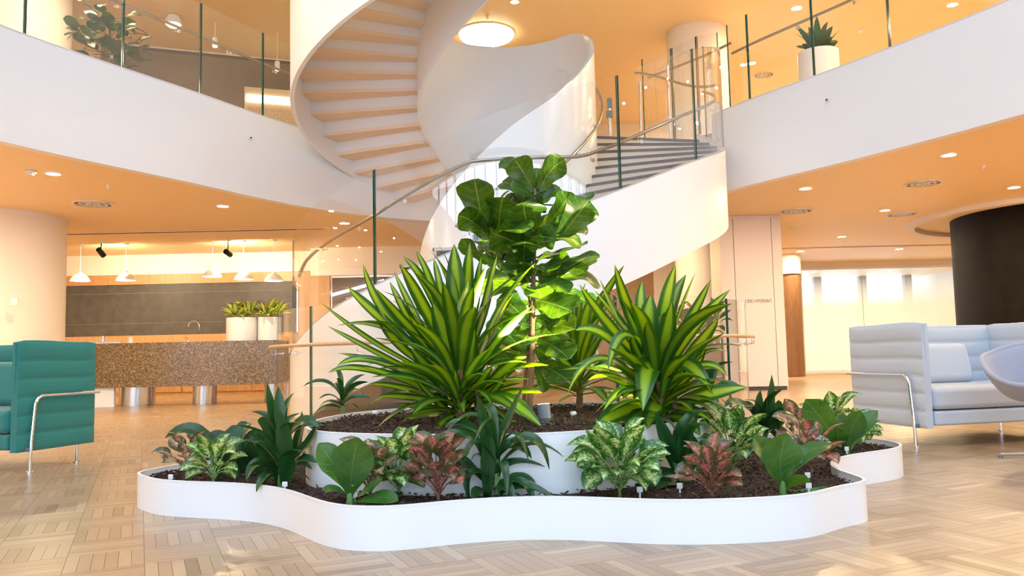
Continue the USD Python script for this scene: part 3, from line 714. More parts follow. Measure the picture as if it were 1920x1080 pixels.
# upper floor lamps seen behind the brown wall glass
p = D(325, 46, 14.9)
t = Thing('dome_lamp', 'white dome lamp glowing under the upper ceiling', 'ceiling lamp', p)
t.part('shade', lathe([(0, p[2] + .19), (.10, p[2] + .17), (.145, p[2] + .08), (.15, p[2]), (.14, p[2])], (p[0], p[1], 0), 28), white)
t.part('bulb', lathe([(0, p[2] - .07), (.08, p[2] - .05), (.13, p[2] - .005)], (p[0], p[1], 0), 24), EM('dome_bulb', (1, .88, .66), 30))
t.part('stem', tube([(p[0], p[1], p[2] + .18), (p[0], p[1], ZC2 - .002)], .01, 6), white)
for u, v, y, lab in ((403, 88, 15.3, 'bright track spot in the middle of the upper glass'), (520, 132, 15.8, 'bright track spot beside the glowing niche')):
    p = D(u, v, y); t = Thing('upper_spotlight', lab, 'spotlight', p)
    t.part('body', tube([p + (0, 0, .02), p + (0, 0, .18)], .05, 14), white)
    t.part('lens', lathe([(0, p[2] - .012), (.042, p[2]), (.045, p[2] + .02)], (p[0], p[1], 0), 16), EM('spot_lens', (1, .85, .6), 60) if u < 410 else LK + 'spot_lens')
    t.part('stem', tube([(p[0], p[1], p[2] + .18), (p[0], p[1], ZC2 - .002)], .008, 6), white)

# ---------------------------------------------------------------- bar counter
bp = smooth_path([(-7.55, 14.02), (-6.9, 13.93), (-6.0, 13.90), (-4.9, 13.98), (D(540, 640, 14.1)[0], 14.18)], 40)
bc = Thing('bar_counter', 'curved speckled granite bar counter on steel drums', 'bar counter', (-6, 14.2, 0))
bc.part('granite_front', band(bp, offs(bp, .10), .335, 1.06), granite)
bc.part('worktop', band(bp, offs(bp, .85), 1.06, 1.10), granite)
bc.part('back_panel', band(offs(bp, .70), offs(bp, .78), .335, 1.06), oak)
bc.part('underside', band(offs(bp, .09), offs(bp, .72), .335, .36), oak)
for u, r in ((378, .205), (507, .15), (250, .30)):
    q = D(u, 740, 14.25)
    bc.part('drum_leg', cyl((q[0], 14.40), r, 0, .336, 36), steel)
q = D(205, 740, 14.3)
bc.part('white_end_panel', bx(q[0] - .55, q[0] + .22, 14.02, 14.08, .0, .336), white, smooth=False)
back = Thing('back_cabinet', 'low oak cabinet against the chalkboard wall', 'cabinet', (-7, 18.2, 0))
back.part('body', bx(-10.5, -5.0, 17.85, 18.44, 0, .95), oak, smooth=False)
for k in range(7):
    back.part('door', bx(-10.45 + k * .775, -9.70 + k * .775, 17.83, 17.852, .08, .92), oak, smooth=False)
cb = Thing('chalkboard', 'long dark chalkboard on the wall behind the bar', 'chalkboard', (-7.7, YB, 1.37))
cb.part('board', bx(-10.6, -5.0, YB - .02, YB, 1.37, 2.55), chalk, smooth=False)
for z in (1.37 + .28, 2.55 - .20):
    cb.part('faint_rail', bx(-10.55, -5.3, YB - .024, YB - .019, z - .004, z + .004), M('chalk_line', (.16, .155, .15), .6) if z < 2 else LK + 'chalk_line', smooth=False)
ZB = 1.10
p = D(357, 640, 14.45)
t = Thing('gooseneck_tap', 'chrome gooseneck tap rising from the counter', 'tap', (p[0], p[1], ZB))
g = np.linspace(0, math.pi, 12)
t.part('spout', tube(np.vstack([[(p[0] - .04, p[1], ZB), (p[0] - .04, p[1], ZB + .28)], np.c_[p[0] + .06 - .10 * np.cos(g), np.full(12, p[1]), ZB + .28 + .10 * np.sin(g)], [(p[0] + .16, p[1], ZB + .20)]]), .012, 8), chrome)
t.part('base', cyl((p[0] - .04, p[1]), .03, ZB, ZB + .03, 16), chrome)
t.part('lever', tube([(p[0] - .04, p[1], ZB + .06), (p[0] - .10, p[1] - .02, ZB + .10)], .007, 6), chrome)
p = D(193, 640, 14.45)
t = Thing('pillar_tap', 'short chrome tap beside the white tray', 'tap', (p[0], p[1], ZB))
t.part('body', cyl(p, .032, ZB, ZB + .15, 16, .006), chrome)
t.part('spout', tube([(p[0], p[1], ZB + .12), (p[0] + .02, p[1] - .10, ZB + .11)], .012, 8), chrome)
p = D(203, 640, 14.3)
t = Thing('tray', 'flat white tray on the counter beside the tap', 'tray', (p[0], p[1], ZB))
t.part('base', bx(p[0] - .27, p[0] + .27, p[1] - .12, p[1] + .04, ZB + .001, ZB + .035, .01), white)
t.part('rim', bx(p[0] - .28, p[0] + .28, p[1] - .13, p[1] + .05, ZB + .036, ZB + .046, .004), white)
p = D(245, 640, 14.35)
t = Thing('white_cup', 'small white canister on the counter', 'canister', (p[0], p[1], ZB))
t.part('body', cyl(p, .04, ZB, ZB + .09, 20, .006), white)
t.part('lid', cyl(p, .036, ZB + .091, ZB + .115, 20, .005), pot_m)
t.part('knob', cyl(p, .008, ZB + .115, ZB + .128, 10), pot_m)

# ---------------------------------------------------------------- sofas and armchair
def place(m, o, ax, ay):
    v = m[0]
    return np.asarray(o, float) + v[:, 0:1] * np.r_[ax, 0] + v[:, 1:2] * np.r_[ay, 0] + v[:, 2:3] * np.array([0, 0, 1.0]), m[1]
def quilt(L, z0, H, T, n, bul=.014, nx=14):
    k = 8
    z = np.linspace(0, 1, n * k + 1); x = np.linspace(0, 1, nx)
    X, Z = np.meshgrid(x, z, indexing='ij')
    b = np.abs(np.sin(np.pi * Z * n)) ** .45 * np.clip(np.minimum(X, 1 - X) * 14, .25, 1)
    y0 = -T / 2 - bul * b; y1 = T / 2 + bul * b
    z_ = z0 + H * Z + .005 * np.sin(X * np.pi * 2.0) * Z
    A_ = np.stack([X * L, y0, z_], -1).reshape(-1, 3); B_ = np.stack([X * L, y1, z_], -1).reshape(-1, 3)
    nz = n * k + 1
    i, j = np.meshgrid(np.arange(nx - 1), np.arange(nz - 1), indexing='ij')
    q = np.stack([i * nz + j, (i + 1) * nz + j, (i + 1) * nz + j + 1, i * nz + j + 1], -1).reshape(-1, 4)
    f1 = np.vstack([q[:, [0, 1, 2]], q[:, [0, 2, 3]]]); N = nx * nz
    f2 = f1[:, ::-1] + N
    loop = [a * nz for a in range(nx)] + [(nx - 1) * nz + b_ for b_ in range(1, nz)] + [a * nz + nz - 1 for a in range(nx - 2, -1, -1)] + [b_ for b_ in range(nz - 2, 0, -1)]
    lp = np.array(loop); nx_ = np.roll(lp, -1)
    f3 = np.vstack([np.stack([lp, lp + N, nx_], 1), np.stack([nx_, lp + N, nx_ + N], 1)])
    return np.vstack([A_, B_]), np.vstack([f1, f2, f3])
def cushion(x0, x1, y0, y1, z0, z1, r=.05):
    from manifold3d import Manifold
    m = trimesh.creation.box(bounds=[(x0, y0, z0), (x1, y1, z1)])
    b = trimesh.creation.icosphere(2, r)
    P = np.vstack([np.array(b.vertices) + c for c in np.array(trimesh.creation.box(bounds=[(x0 + r, y0 + r, z0 + r), (x1 - r, y1 - r, z1 - r)]).vertices)])
    return tm(trimesh.convex.convex_hull(P))
def sofa(lab, P, e, w, W, mat_, L=.72, zip_=False):
    e = np.array(e) / np.linalg.norm(e); w = np.array(w) / np.linalg.norm(w)
    t = Thing('sofa', lab, 'sofa', (*P, 0))
    pl = lambda m: place(m, (*P, 0), e, w)          # local x: front to back, local y: along the sofa
    z0, H, T = .15, .79, .055
    for s in (0, W):
        q = mv(quilt(L, z0, H, T, 6), (0, s, 0))
        pp = t.part('side_panel', pl(q), mat_, smooth=60)
        xs_ = np.linspace(0, L, 12)
        zt_ = z0 + H + .005 * np.sin(xs_ / L * np.pi * 2)
        t.part('piping', pl(tube(np.vstack([[(0, s, z0)], [(0, s, z0 + H * .5)], np.c_[xs_, np.full(12, s), zt_], [(L, s, z0)]]), .016, 8)), mat_, parent=pp)
    bk = mv(quilt(W, z0, H - .01, T, 6, nx=20), (0, 0, 0))
    bk = (bk[0][:, [1, 0, 2]] + (L, 0, 0), bk[1][:, ::-1])
    pp = t.part('back_panel', pl(bk), mat_, smooth=60)
    t.part('piping', pl(tube([(L, 0.02, z0 + H - .01), (L, W / 2, z0 + H - .01), (L, W - .02, z0 + H - .01)], .016, 8)), mat_, parent=pp)
    t.part('seat_base', pl(cushion(.0, L - .04, .05, W - .05, .165, .275, .02)), mat_, smooth=40)
    t.part('seat_cushion', pl(cushion(-.01, L - .06, .05, W - .05, .285, .455, .045)), mat_, smooth=40)
    pc = cushion(0, .16, .08, W * .5 - .0, 0, .36, .06) if not zip_ else cushion(0, .16, .20, .98, 0, .34, .06)
    for a in ((0,) if zip_ else (0, 1)):
        m = (pc[0] @ np.array([[math.cos(.22), 0, -math.sin(.22)], [0, 1, 0], [math.sin(.22), 0, math.cos(.22)]]), pc[1])
        q = t.part('back_cushion', pl(mv(m, (L - .30, a * (W * .5 - .06) + (.0), .465))), mat_, smooth=40)
        if zip_:
            t.part('zip', pl(tube([(L - .226, .40, .765), (L - .295, .50, .52)], .004, 5)), dark, parent=q, smooth=False)
    for s, sg in ((-.065, 1), (W + .065, -1)):
        g = np.linspace(0, math.pi / 2, 7)
        arc_ = np.c_[.19 - .075 * np.sin(g), np.full(7, s), .475 + .075 * np.cos(g)]
        t.part('arm_tube', pl(tube(np.vstack([[(L + .012, s, .55)], [(L * .6, s, .55)], arc_, [(.09, s, .22), (.085, s, .004)]]), .0125, 10)), chrome)
        t.part('foot', pl(cyl((.085, s), .026, .001, .012, 16)), chrome)
        t.part('bracket', pl(bx(.07, .10, min(s, s + sg * .1), max(s, s + sg * .1), .15, .18)), grey_pl, smooth=False)
        t.part('rear_leg', pl(cyl((L - .10, s + sg * .10), .0125, .012, .17, 12)), chrome)
        t.part('foot', pl(cyl((L - .10, s + sg * .10), .024, .001, .012, 16)), chrome)
P = np.array([-3.60, 5.80])
sofa('teal quilted wool sofa with chrome arm tubes', P, (.295, .955), (-.955, .295), 1.7, teal, L=.70)
P = np.array([3.13, 6.10])
sofa('pale blue grey quilted sofa with chrome arm tubes', P, (-.245, .97), (.97, .245), 1.42, bluegrey, L=.84, zip_=True)
# shell armchair
C = np.array([3.68, 5.52]); t = Thing('armchair', 'lilac grey shell armchair on a flat chrome star base', 'armchair', (*C, 0))
def shell(scale, dz):
    nph, nr = 48, 12
    V = []
    for a in np.linspace(0, 2 * np.pi, nph, endpoint=False):
        rim = .70 + .10 * max(0, math.cos(a - .6)) - .20 * max(0, math.cos(a - .6 + math.pi)) ** 2
        for q in np.linspace(0, 1, nr):
            r = (.10 + .32 * q ** .62) * scale; z = .37 + dz + (rim - .37 - dz) * q ** 1.9
            V.append((C[0] + r * math.cos(a), C[1] + r * math.sin(a), z))
    i, j = np.meshgrid(np.arange(nph), np.arange(nr - 1), indexing='ij'); k = (i + 1) % nph
    q = np.stack([i * nr + j, k * nr + j, k * nr + j + 1, i * nr + j + 1], -1).reshape(-1, 4)
    return np.array(V), q, nph, nr
o, q, nph, nr = shell(1.0, 0); inn, _, _, _ = shell(.93, .025)
T1 = np.vstack([q[:, [0, 2, 1]], q[:, [0, 3, 2]]]); N = len(o)
lp = np.arange(nph) * nr + nr - 1; l2 = np.roll(lp, -1); lb = np.arange(nph) * nr; lb2 = np.roll(lb, -1)
o2 = np.vstack([o, inn, [(*C, .365)], [(*C, .395)]])
T = np.vstack([T1, T1[:, ::-1] + N, np.stack([lp, lp + N, l2], 1), np.stack([l2, lp + N, l2 + N], 1), np.stack([lb, lb2, np.full(nph, 2 * N)], 1), np.stack([lb2 + N, lb + N, np.full(nph, 2 * N + 1)], 1)])
t.part('shell', (o2, T), shell_m, smooth=50)
rimp = o[lp] * .5 + inn[lp] * .5
t.part('rim_piping', tube(np.vstack([rimp, rimp[:1]]), .017, 8, caps=False), shell_m)
t.part('seat_cushion', lathe([(0, .405), (.24, .41), (.29, .44), (.27, .475), (0, .485)], (*C, 0), 36), shell_m)
t.part('pedestal', cyl(C, .03, .03, .366, 16), chrome)
t.part('hub', cyl(C, .05, .015, .04, 20, .006), chrome)
for k in range(4):
    a = math.radians(176 + 90 * k - 12 * (k % 2))
    q = C + .37 * np.array([math.cos(a), math.sin(a)])
    t.part('base_arm', tube([(*C, .028), (*q, .022)], .011, 8), chrome)
    t.part('glide', cyl(q, .014, .001, .018, 12), grey_pl)
sw = D(26, 566, 12.28)
t = Thing('wall_switch', 'small white switch plate on the thick column', 'switch', sw)
t.part('plate', bx(sw[0] - .06, sw[0] + .06, sw[1] + .0, sw[1] + .03, sw[2] - .06, sw[2] + .06, .006), pot_m)
t.part('rocker', bx(sw[0] - .025, sw[0] + .025, sw[1] - .006, sw[1] + .004, sw[2] - .03, sw[2] + .03, .003), white)
# ---------------------------------------------------------------- planters
def closed(P, n):
    P = np.asarray(P, float); Q = np.vstack([P, P[:1]]); s = np.r_[0, np.cumsum(np.linalg.norm(np.diff(Q, axis=0), axis=1) ** .75)]
    q = np.linspace(0, s[-1], n, endpoint=False)
    c = CubicSpline(s, Q, bc_type='periodic')
    return c(q)
ZL, ZU, SL, SU = .18, .42, .150, .405
lo_pts = [tuple(F(u, v)[:2]) for u, v in [(259, 947), (270, 958), (301, 966), (383, 972), (468, 978), (535, 992), (590, 1016), (647, 1031), (733, 1033), (833, 1023), (967, 1013), (1100, 1014), (1250, 1021), (1411, 1018), (1522, 1007), (1588, 988)]] + \
    [(1.58, 3.68), (1.60, 3.95), (1.66, 4.25), (1.86, 4.52), (2.10, 4.68), (2.31, 4.86), (2.38, 5.10), (2.25, 5.42), (1.9, 5.62), (1.6, 5.95), (1.2, 6.35), (.6, 6.5), (0, 6.35), (-.6, 6.5), (-1.15, 6.35), (-1.45, 5.95), (-1.52, 5.45), (-1.72, 5.12), (-1.95, 4.86), (-2.05, 4.62)]
up_pts = [tuple(F(u, v, ZU)[:2]) for u, v in [(573, 800), (600, 808.5), (700, 813), (800, 814), (900, 814), (1000, 812), (1100, 807), (1200, 799), (1300, 787), (1370, 773)]] + [(1.34, 4.95), (1.12, 5.5), (.6, 5.85), (0, 5.75), (-.6, 5.72), (-1.08, 5.25)]
LO, UP = closed(lo_pts, 260), closed(up_pts, 180)
for pts_, nm, lab, z0, z1, w in ((LO, 'planter', 'low white clover-shaped planter edging on the parquet floor', 0, ZL, .012), (UP, 'planter', 'tall white round planter wall rising from the low planter', .002, ZU, .014)):
    t = Thing(nm, lab, 'planter', (*pts_.mean(0), 0))
    inn = offs(pts_, w, True)
    t.part('wall', band(pts_, inn, z0, z1 - .006, closed=True), planter_w, smooth=40)
    t.part('rim', band(offs(pts_, -.0015, True), offs(pts_, w + .0015, True), z1 - .0065, z1, closed=True), planter_w, smooth=40)
PLO, PUP = Polygon(offs(LO, .016, True)), Polygon(offs(UP, .018, True))
if not PLO.is_valid: PLO = PLO.buffer(0)
mulch_m = usdkit.material(stage, LK + 'bark_mulch', {'a': ('attribute', {'attribute': 'leafdata'}), 'sx': ('separate_xyz', {}), 'r': ('rgb_ramp', {'ramp': [(0, (.018, .009, .006)), (.5, (.06, .028, .016)), (.85, (.12, .055, .03)), (1, (.20, .11, .06))]}), 'p': ('principled_bsdf', {'roughness': .85})},
    [('a.vector', 'sx.vector'), ('sx.x', 'r.fac'), ('r.color', 'p.base_color')], surface='p.BSDF')
BXF = np.array([(0, 2, 1), (0, 3, 2), (4, 5, 6), (4, 6, 7), (0, 1, 5), (0, 5, 4), (1, 2, 6), (1, 6, 5), (2, 3, 7), (2, 7, 6), (3, 0, 4), (3, 4, 7)])
def mulch(name, lab, poly, z, n, hole=None, seed=1):
    g = np.random.default_rng(seed)
    t = Thing(name, lab, 'bark mulch', (*np.array(poly.centroid.coords[0]), z), kind='stuff')
    base = poly if hole is None else poly.difference(hole)
    t.part('soil', extr(base, z - .06, z - .012), soil_m, smooth=False, kind='stuff')
    x0, y0, x1, y1 = base.bounds
    import shapely
    inner = base.buffer(-.012)
    P = np.empty((0, 2))
    while len(P) < n:
        q = g.uniform((x0, y0), (x1, y1), (n, 2)); P = np.vstack([P, q[shapely.contains_xy(inner, q[:, 0], q[:, 1])]])
    P = P[:n]
    L = g.uniform(.010, .030, n); W = g.uniform(.004, .010, n); H = g.uniform(.002, .005, n)
    a, b, c = g.uniform(0, 2 * np.pi, n), g.normal(0, .35, n), g.normal(0, .35, n)
    ca, sa, cb_, sb, cc, sc = np.cos(a), np.sin(a), np.cos(b), np.sin(b), np.cos(c), np.sin(c)
    X = np.stack([ca * cb_, sa * cb_, -sb], 1); Y = np.stack([ca * sb * sc - sa * cc, sa * sb * sc + ca * cc, cb_ * sc], 1); Zv = np.cross(X, Y)
    zz_ = z - .010 + .014 * meshkit.noise(np.c_[P * 7, np.zeros(n)]) + g.uniform(0, .008, n)
    cen = np.c_[P, zz_]
    V = np.stack([cen + sx * X * L[:, None] / 2 + sy * Y * W[:, None] / 2 + sz * Zv * H[:, None] / 2 for sz in (-1, 1) for sx, sy in ((-1, -1), (1, -1), (1, 1), (-1, 1))], 1).reshape(-1, 3)
    T = (BXF[None] + 8 * np.arange(n)[:, None, None]).reshape(-1, 3)
    t.part('bark_chip', (V, T), mulch_m, smooth=False, kind='stuff', data=np.repeat(np.c_[g.beta(1.6, 2.2, n), np.zeros((n, 2))], 8, axis=0))
mulch('bark_mulch', 'dark bark mulch in the low clover planter', PLO, SL, 7500, Polygon(offs(UP, -.004, True)).buffer(0), 3)
mulch('bark_mulch', 'dark bark mulch filling the tall round planter', PUP, SU, 5200, None, 4)

# ---------------------------------------------------------------- leaves and plants
PROF = {'corn': ([0, .1, .3, .5, .7, .85, .95, 1], [.45, .6, .9, 1, .88, .6, .26, .02]),
        'fig': ([0, .05, .2, .35, .5, .7, .85, .95, 1], [.05, .34, .56, .62, .74, .98, .95, .62, .12]),
        'agl': ([0, .08, .3, .5, .7, .9, 1], [.1, .55, .97, 1, .74, .28, .02]),
        'strap': ([0, .1, .4, .7, .9, 1], [.5, .6, 1, .8, .38, .02]),
        'pad': ([0, .1, .3, .6, .8, .92, 1], [.08, .22, .6, 1, .92, .55, .06]),
        'oval': ([0, .1, .35, .6, .85, .95, 1], [.1, .5, .95, 1, .7, .4, .05])}
unit = lambda v: v / (np.linalg.norm(v) + 1e-12)
TOCAM = unit(np.array([0, -1.0, .15]))
def blade(p0, pm, p1, W, prof, k=.0, fold=.25, wave=0.0, tw=0.0, nl=11, nw=5, tone=.5, seed=0, petiole=None, pr=.003, lobes=0):
    p0, pm, p1 = (np.asarray(x, float) for x in (p0, pm, p1))
    c = 2 * pm - .5 * (p0 + p1); s = np.linspace(0, 1, nl)[:, None]
    P = (1 - s) ** 2 * p0 + 2 * s * (1 - s) * c + s * s * p1
    T = np.gradient(P, axis=0); T /= np.linalg.norm(T, axis=1, keepdims=True) + 1e-9
    o = p1 - p0; o[2] = 0
    if np.linalg.norm(o) < 1e-4: o = np.array([0, -1.0, 0])
    o = unit(o)
    N = np.cross(np.cross(o, [0, 0, 1.0])[None], T); N /= np.linalg.norm(N, axis=1, keepdims=True) + 1e-9
    N = np.where((N @ TOCAM)[:, None].mean() < 0, -N, N) if k > .05 else N
    N = N * (1 - k) + TOCAM * k
    N -= (N * T).sum(1, keepdims=True) * T; N /= np.linalg.norm(N, axis=1, keepdims=True) + 1e-9
    L = np.cross(T, N)
    if tw:
        a = tw * s
        L, N = L * np.cos(a) + N * np.sin(a), N * np.cos(a) - L * np.sin(a)
    w = np.interp(s[:, 0], *PROF[prof]) * W / 2
    g = np.random.default_rng(seed)
    u = np.linspace(-1, 1, nw)
    ph = g.uniform(0, 6.28, 2)
    V = P[:, None] + L[:, None] * (w[:, None] * u)[..., None] + N[:, None] * ((fold * np.abs(u)[None] * w[:, None]) + wave * W * np.abs(u)[None] ** 2 * np.sin(s * 11 + ph[0] + (u > 0)[None] * ph[1]))[..., None]
    dat = np.stack([np.broadcast_to(u, (nl, nw)), np.broadcast_to(s, (nl, nw)), np.full((nl, nw), tone)], -1).reshape(-1, 3)
    i, j = np.meshgrid(np.arange(nl - 1), np.arange(nw - 1), indexing='ij')
    q = np.stack([i * nw + j, i * nw + j + 1, (i + 1) * nw + j + 1, (i + 1) * nw + j], -1).reshape(-1, 4)
    m = (V.reshape(-1, 3), np.vstack([q[:, [0, 1, 2]], q[:, [0, 2, 3]]]))
    if petiole is not None:
        pt = tube(petiole, pr, 5, caps=False)
        dat = np.vstack([dat, np.tile([0.25, .02, tone], (len(pt[0]), 1))])
        m = cat(m, pt)
    return m, dat
def add_leaf(t, mat_, *a, **k):
    m, dat = blade(*a, **k)
    t.part('leaf', m, mat_, smooth=True, data=dat)
def rosette(t, c, n, L, W, el, drop, prof, mat_, g, k=.15, fold=.25, wave=.02, rise=(0, 0), pet=0, az0=None, tone=(.3, .8), nl=9, nw=5, spread=.02, azr=None):
    """n leaves round the axis at c; el = elevations (centre, outside) in degrees; drop = bend in degrees"""
    c = np.asarray(c, float); az = g.uniform(0, 6.28) if az0 is None else az0
    for i in range(n):
        f = (i + .5) / n; az += 2.39996 + g.normal(0, .25)
        a = az if azr is None else azr[0] + (az % 6.2832) / 6.2832 * (azr[1] - azr[0])
        e = math.radians(el[0] + (el[1] - el[0]) * f + g.normal(0, 6)); dd = math.radians(drop * g.uniform(.6, 1.3))
        l = L * g.uniform(.78, 1.12) * (.75 + .35 * math.sin(math.pi * min(1, f + .25))); out = np.array([math.cos(a), math.sin(a), 0])
        base = c + np.array([0, 0, rise[1] + (rise[0] - rise[1]) * (1 - f)]) + out * spread
        pet_ = None
        if pet:
            b2 = base + pet * g.uniform(.7, 1.2) * (math.cos(e) * out * .8 + np.array([0, 0, math.sin(max(e, .5)) + .15]))
            pet_ = [base - (0, 0, .0), base * .5 + b2 * .5 + np.array([0, 0, .01]), b2]; base = b2
        mid = base + l * .52 * (math.cos(e) * out + math.sin(e) * np.array([0, 0, 1])); tip = mid + l * .5 * (math.cos(e - dd) * out + math.sin(e - dd) * np.array([0, 0, 1]))
        add_leaf(t, mat_, base, mid, tip, W * g.uniform(.8, 1.15), prof, k=k, fold=fold, wave=wave, tw=g.normal(0, .35), nl=nl, nw=nw, tone=g.uniform(*tone), seed=int(g.integers(1 << 30)), petiole=pet_)
def cpt(x, y, crop):                      # crop pixel to photo pixel
    return crop[0] + x / crop[2], crop[1] + y / crop[2]
def px_leaves(t, mats, rows, crop, depth, g, prof, axis=None, fold=.22, wave=.015, nl=13, nw=5, tone=(.4, .8), wm=1.3):
    for r in rows:
        pts, W, dy = r[0], r[1], r[2]; k = r[3] if len(r) > 3 else .45
        ms = mats[r[4]] if len(r) > 4 else mats[0]
        uv = [cpt(*p, crop) for p in pts]
        if len(uv) == 2:
            (a, b), (c, d_) = uv
            mid = (a * .5 + c * .5 + (c - a) * .02, b * .5 + d_ * .5 - abs(c - a) * .07)
            uv = [uv[0], mid, uv[1]]
        ds = [depth, depth + dy * .45, depth + dy]
        P3 = [D(u, v, y) for (u, v), y in zip(uv, ds)]
        Wm = wm * W / crop[2] / FPX * (depth + dy * .5)
        pet = None
        if axis is not None:
            q = axis(P3[0])
            if np.linalg.norm(q - P3[0]) > .02: pet = [q, q * .5 + P3[0] * .5 + (0, 0, -.01), P3[0]]
        add_leaf(t, ms, *P3, Wm, prof, k=k, fold=fold, wave=wave, tw=g.normal(0, .15), nl=nl, nw=nw, tone=g.uniform(*tone), seed=int(g.integers(1 << 30)), petiole=pet, pr=.005)
def cane(t, c, z0, z1, r):
    t.part('stem', tube([(c[0], c[1], z0), (c[0] + .01, c[1], (z0 + z1) / 2), (c[0], c[1], z1)], [r, r * .9, r * .8], 10), trunk_m)

# corn plants
g = np.random.default_rng(11)
C7 = (600, 440, 2.843)
cd = 4.66; c = F(862, 792, SU)
t = Thing('corn_plant', 'tall corn plant with lime-striped sword leaves beside the fiddle-leaf fig trunk, broadest of the planter', 'plant', (c[0], c[1], SU))
for dx, dy, z1 in ((0, 0, .72), (-.10, .08, .66), (.09, .06, .64), (-.02, .14, .75)):
    cane(t, (c[0] + dx, c[1] + dy), SU - .05, z1, .022)
rows = [([(740, 660), (715, 50)], 88, -.08), ([(775, 560), (800, 40)], 68, .02), ([(800, 580), (860, 115)], 45, .05), ([(820, 590), (900, 290), (945, 110)], 48, .0), ([(820, 740), (960, 400), (1150, 150)], 58, -.02),
        ([(830, 720), (930, 480), (1040, 310)], 48, .06), ([(810, 800), (930, 580), (1130, 380)], 55, -.08), ([(690, 660), (560, 380), (425, 155)], 80, -.06), ([(660, 500), (550, 250), (440, 115)], 48, .12),
        ([(680, 560), (590, 260), (510, 85)], 42, .10), ([(690, 520), (640, 280), (608, 130)], 34, .16), ([(745, 800), (680, 560), (600, 355)], 90, -.14), ([(780, 860), (790, 680), (825, 500)], 78, -.16),
        ([(540, 620), (330, 400), (230, 155)], 48, .05), ([(560, 640), (300, 430), (145, 275)], 70, -.05), ([(640, 660), (460, 470), (300, 290)], 64, -.08), ([(560, 700), (380, 540), (305, 350)], 64, .03),
        ([(560, 660), (350, 500), (90, 485)], 48, .0), ([(560, 720), (280, 570), (5, 362)], 36, .05), ([(600, 780), (320, 640), (40, 487)], 34, .1), ([(560, 800), (280, 670), (85, 705)], 46, -.05),
        ([(560, 830), (250, 720), (45, 735)], 46, -.1), ([(600, 820), (360, 700), (95, 632)], 52, .0), ([(640, 800), (440, 720), (215, 655)], 48, -.1), ([(680, 870), (460, 780), (230, 702)], 62, -.15),
        ([(680, 880), (440, 820), (255, 795)], 48, -.2), ([(700, 900), (480, 870), (310, 862)], 50, -.24), ([(730, 880), (610, 740), (480, 600)], 74, -.2), ([(690, 700), (580, 560), (475, 430)], 48, -.1),
        ([(860, 860), (1010, 730), (1220, 697)], 64, -.12, .3), ([(850, 860), (980, 720), (1100, 650)], 74, -.1), ([(850, 900), (1000, 850), (1180, 842)], 70, -.2), ([(820, 900), (980, 880), (1185, 1028)], 80, -.42, .55),
        ([(830, 890), (950, 800), (1080, 790)], 58, -.16), ([(840, 780), (900, 560), (985, 390)], 56, .1), ([(800, 640), (870, 420), (920, 240)], 44, .14), ([(740, 600), (650, 380), (560, 200)], 50, .2),
        ([(690, 760), (540, 620), (380, 500)], 56, .06), ([(720, 940), (560, 960), (475, 985)], 60, -.3), ([(700, 930), (590, 930), (400, 900)], 50, -.1), ([(600, 700), (470, 450), (370, 250)], 40, .18),
        ([(620, 640), (500, 420), (395, 195)], 36, .2), ([(735, 1000), (730, 860), (720, 720)], 55, -.2), ([(760, 960), (830, 820), (920, 700)], 50, -.18), ([(770, 990), (900, 860), (1000, 740)], 46, -.15), ([(720, 980), (620, 880), (500, 760)], 44, -.22)]
px_leaves(t, [corn_l, corn_d], rows, C7, cd, g, 'corn')
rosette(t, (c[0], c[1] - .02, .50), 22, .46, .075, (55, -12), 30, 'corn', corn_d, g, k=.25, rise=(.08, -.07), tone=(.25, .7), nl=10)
rosette(t, (c[0], c[1] + .05, .62), 36, .64, .085, (82, -5), 28, 'corn', corn_d, g, k=.1, rise=(.12, -.12), tone=(.25, .7), nl=10)

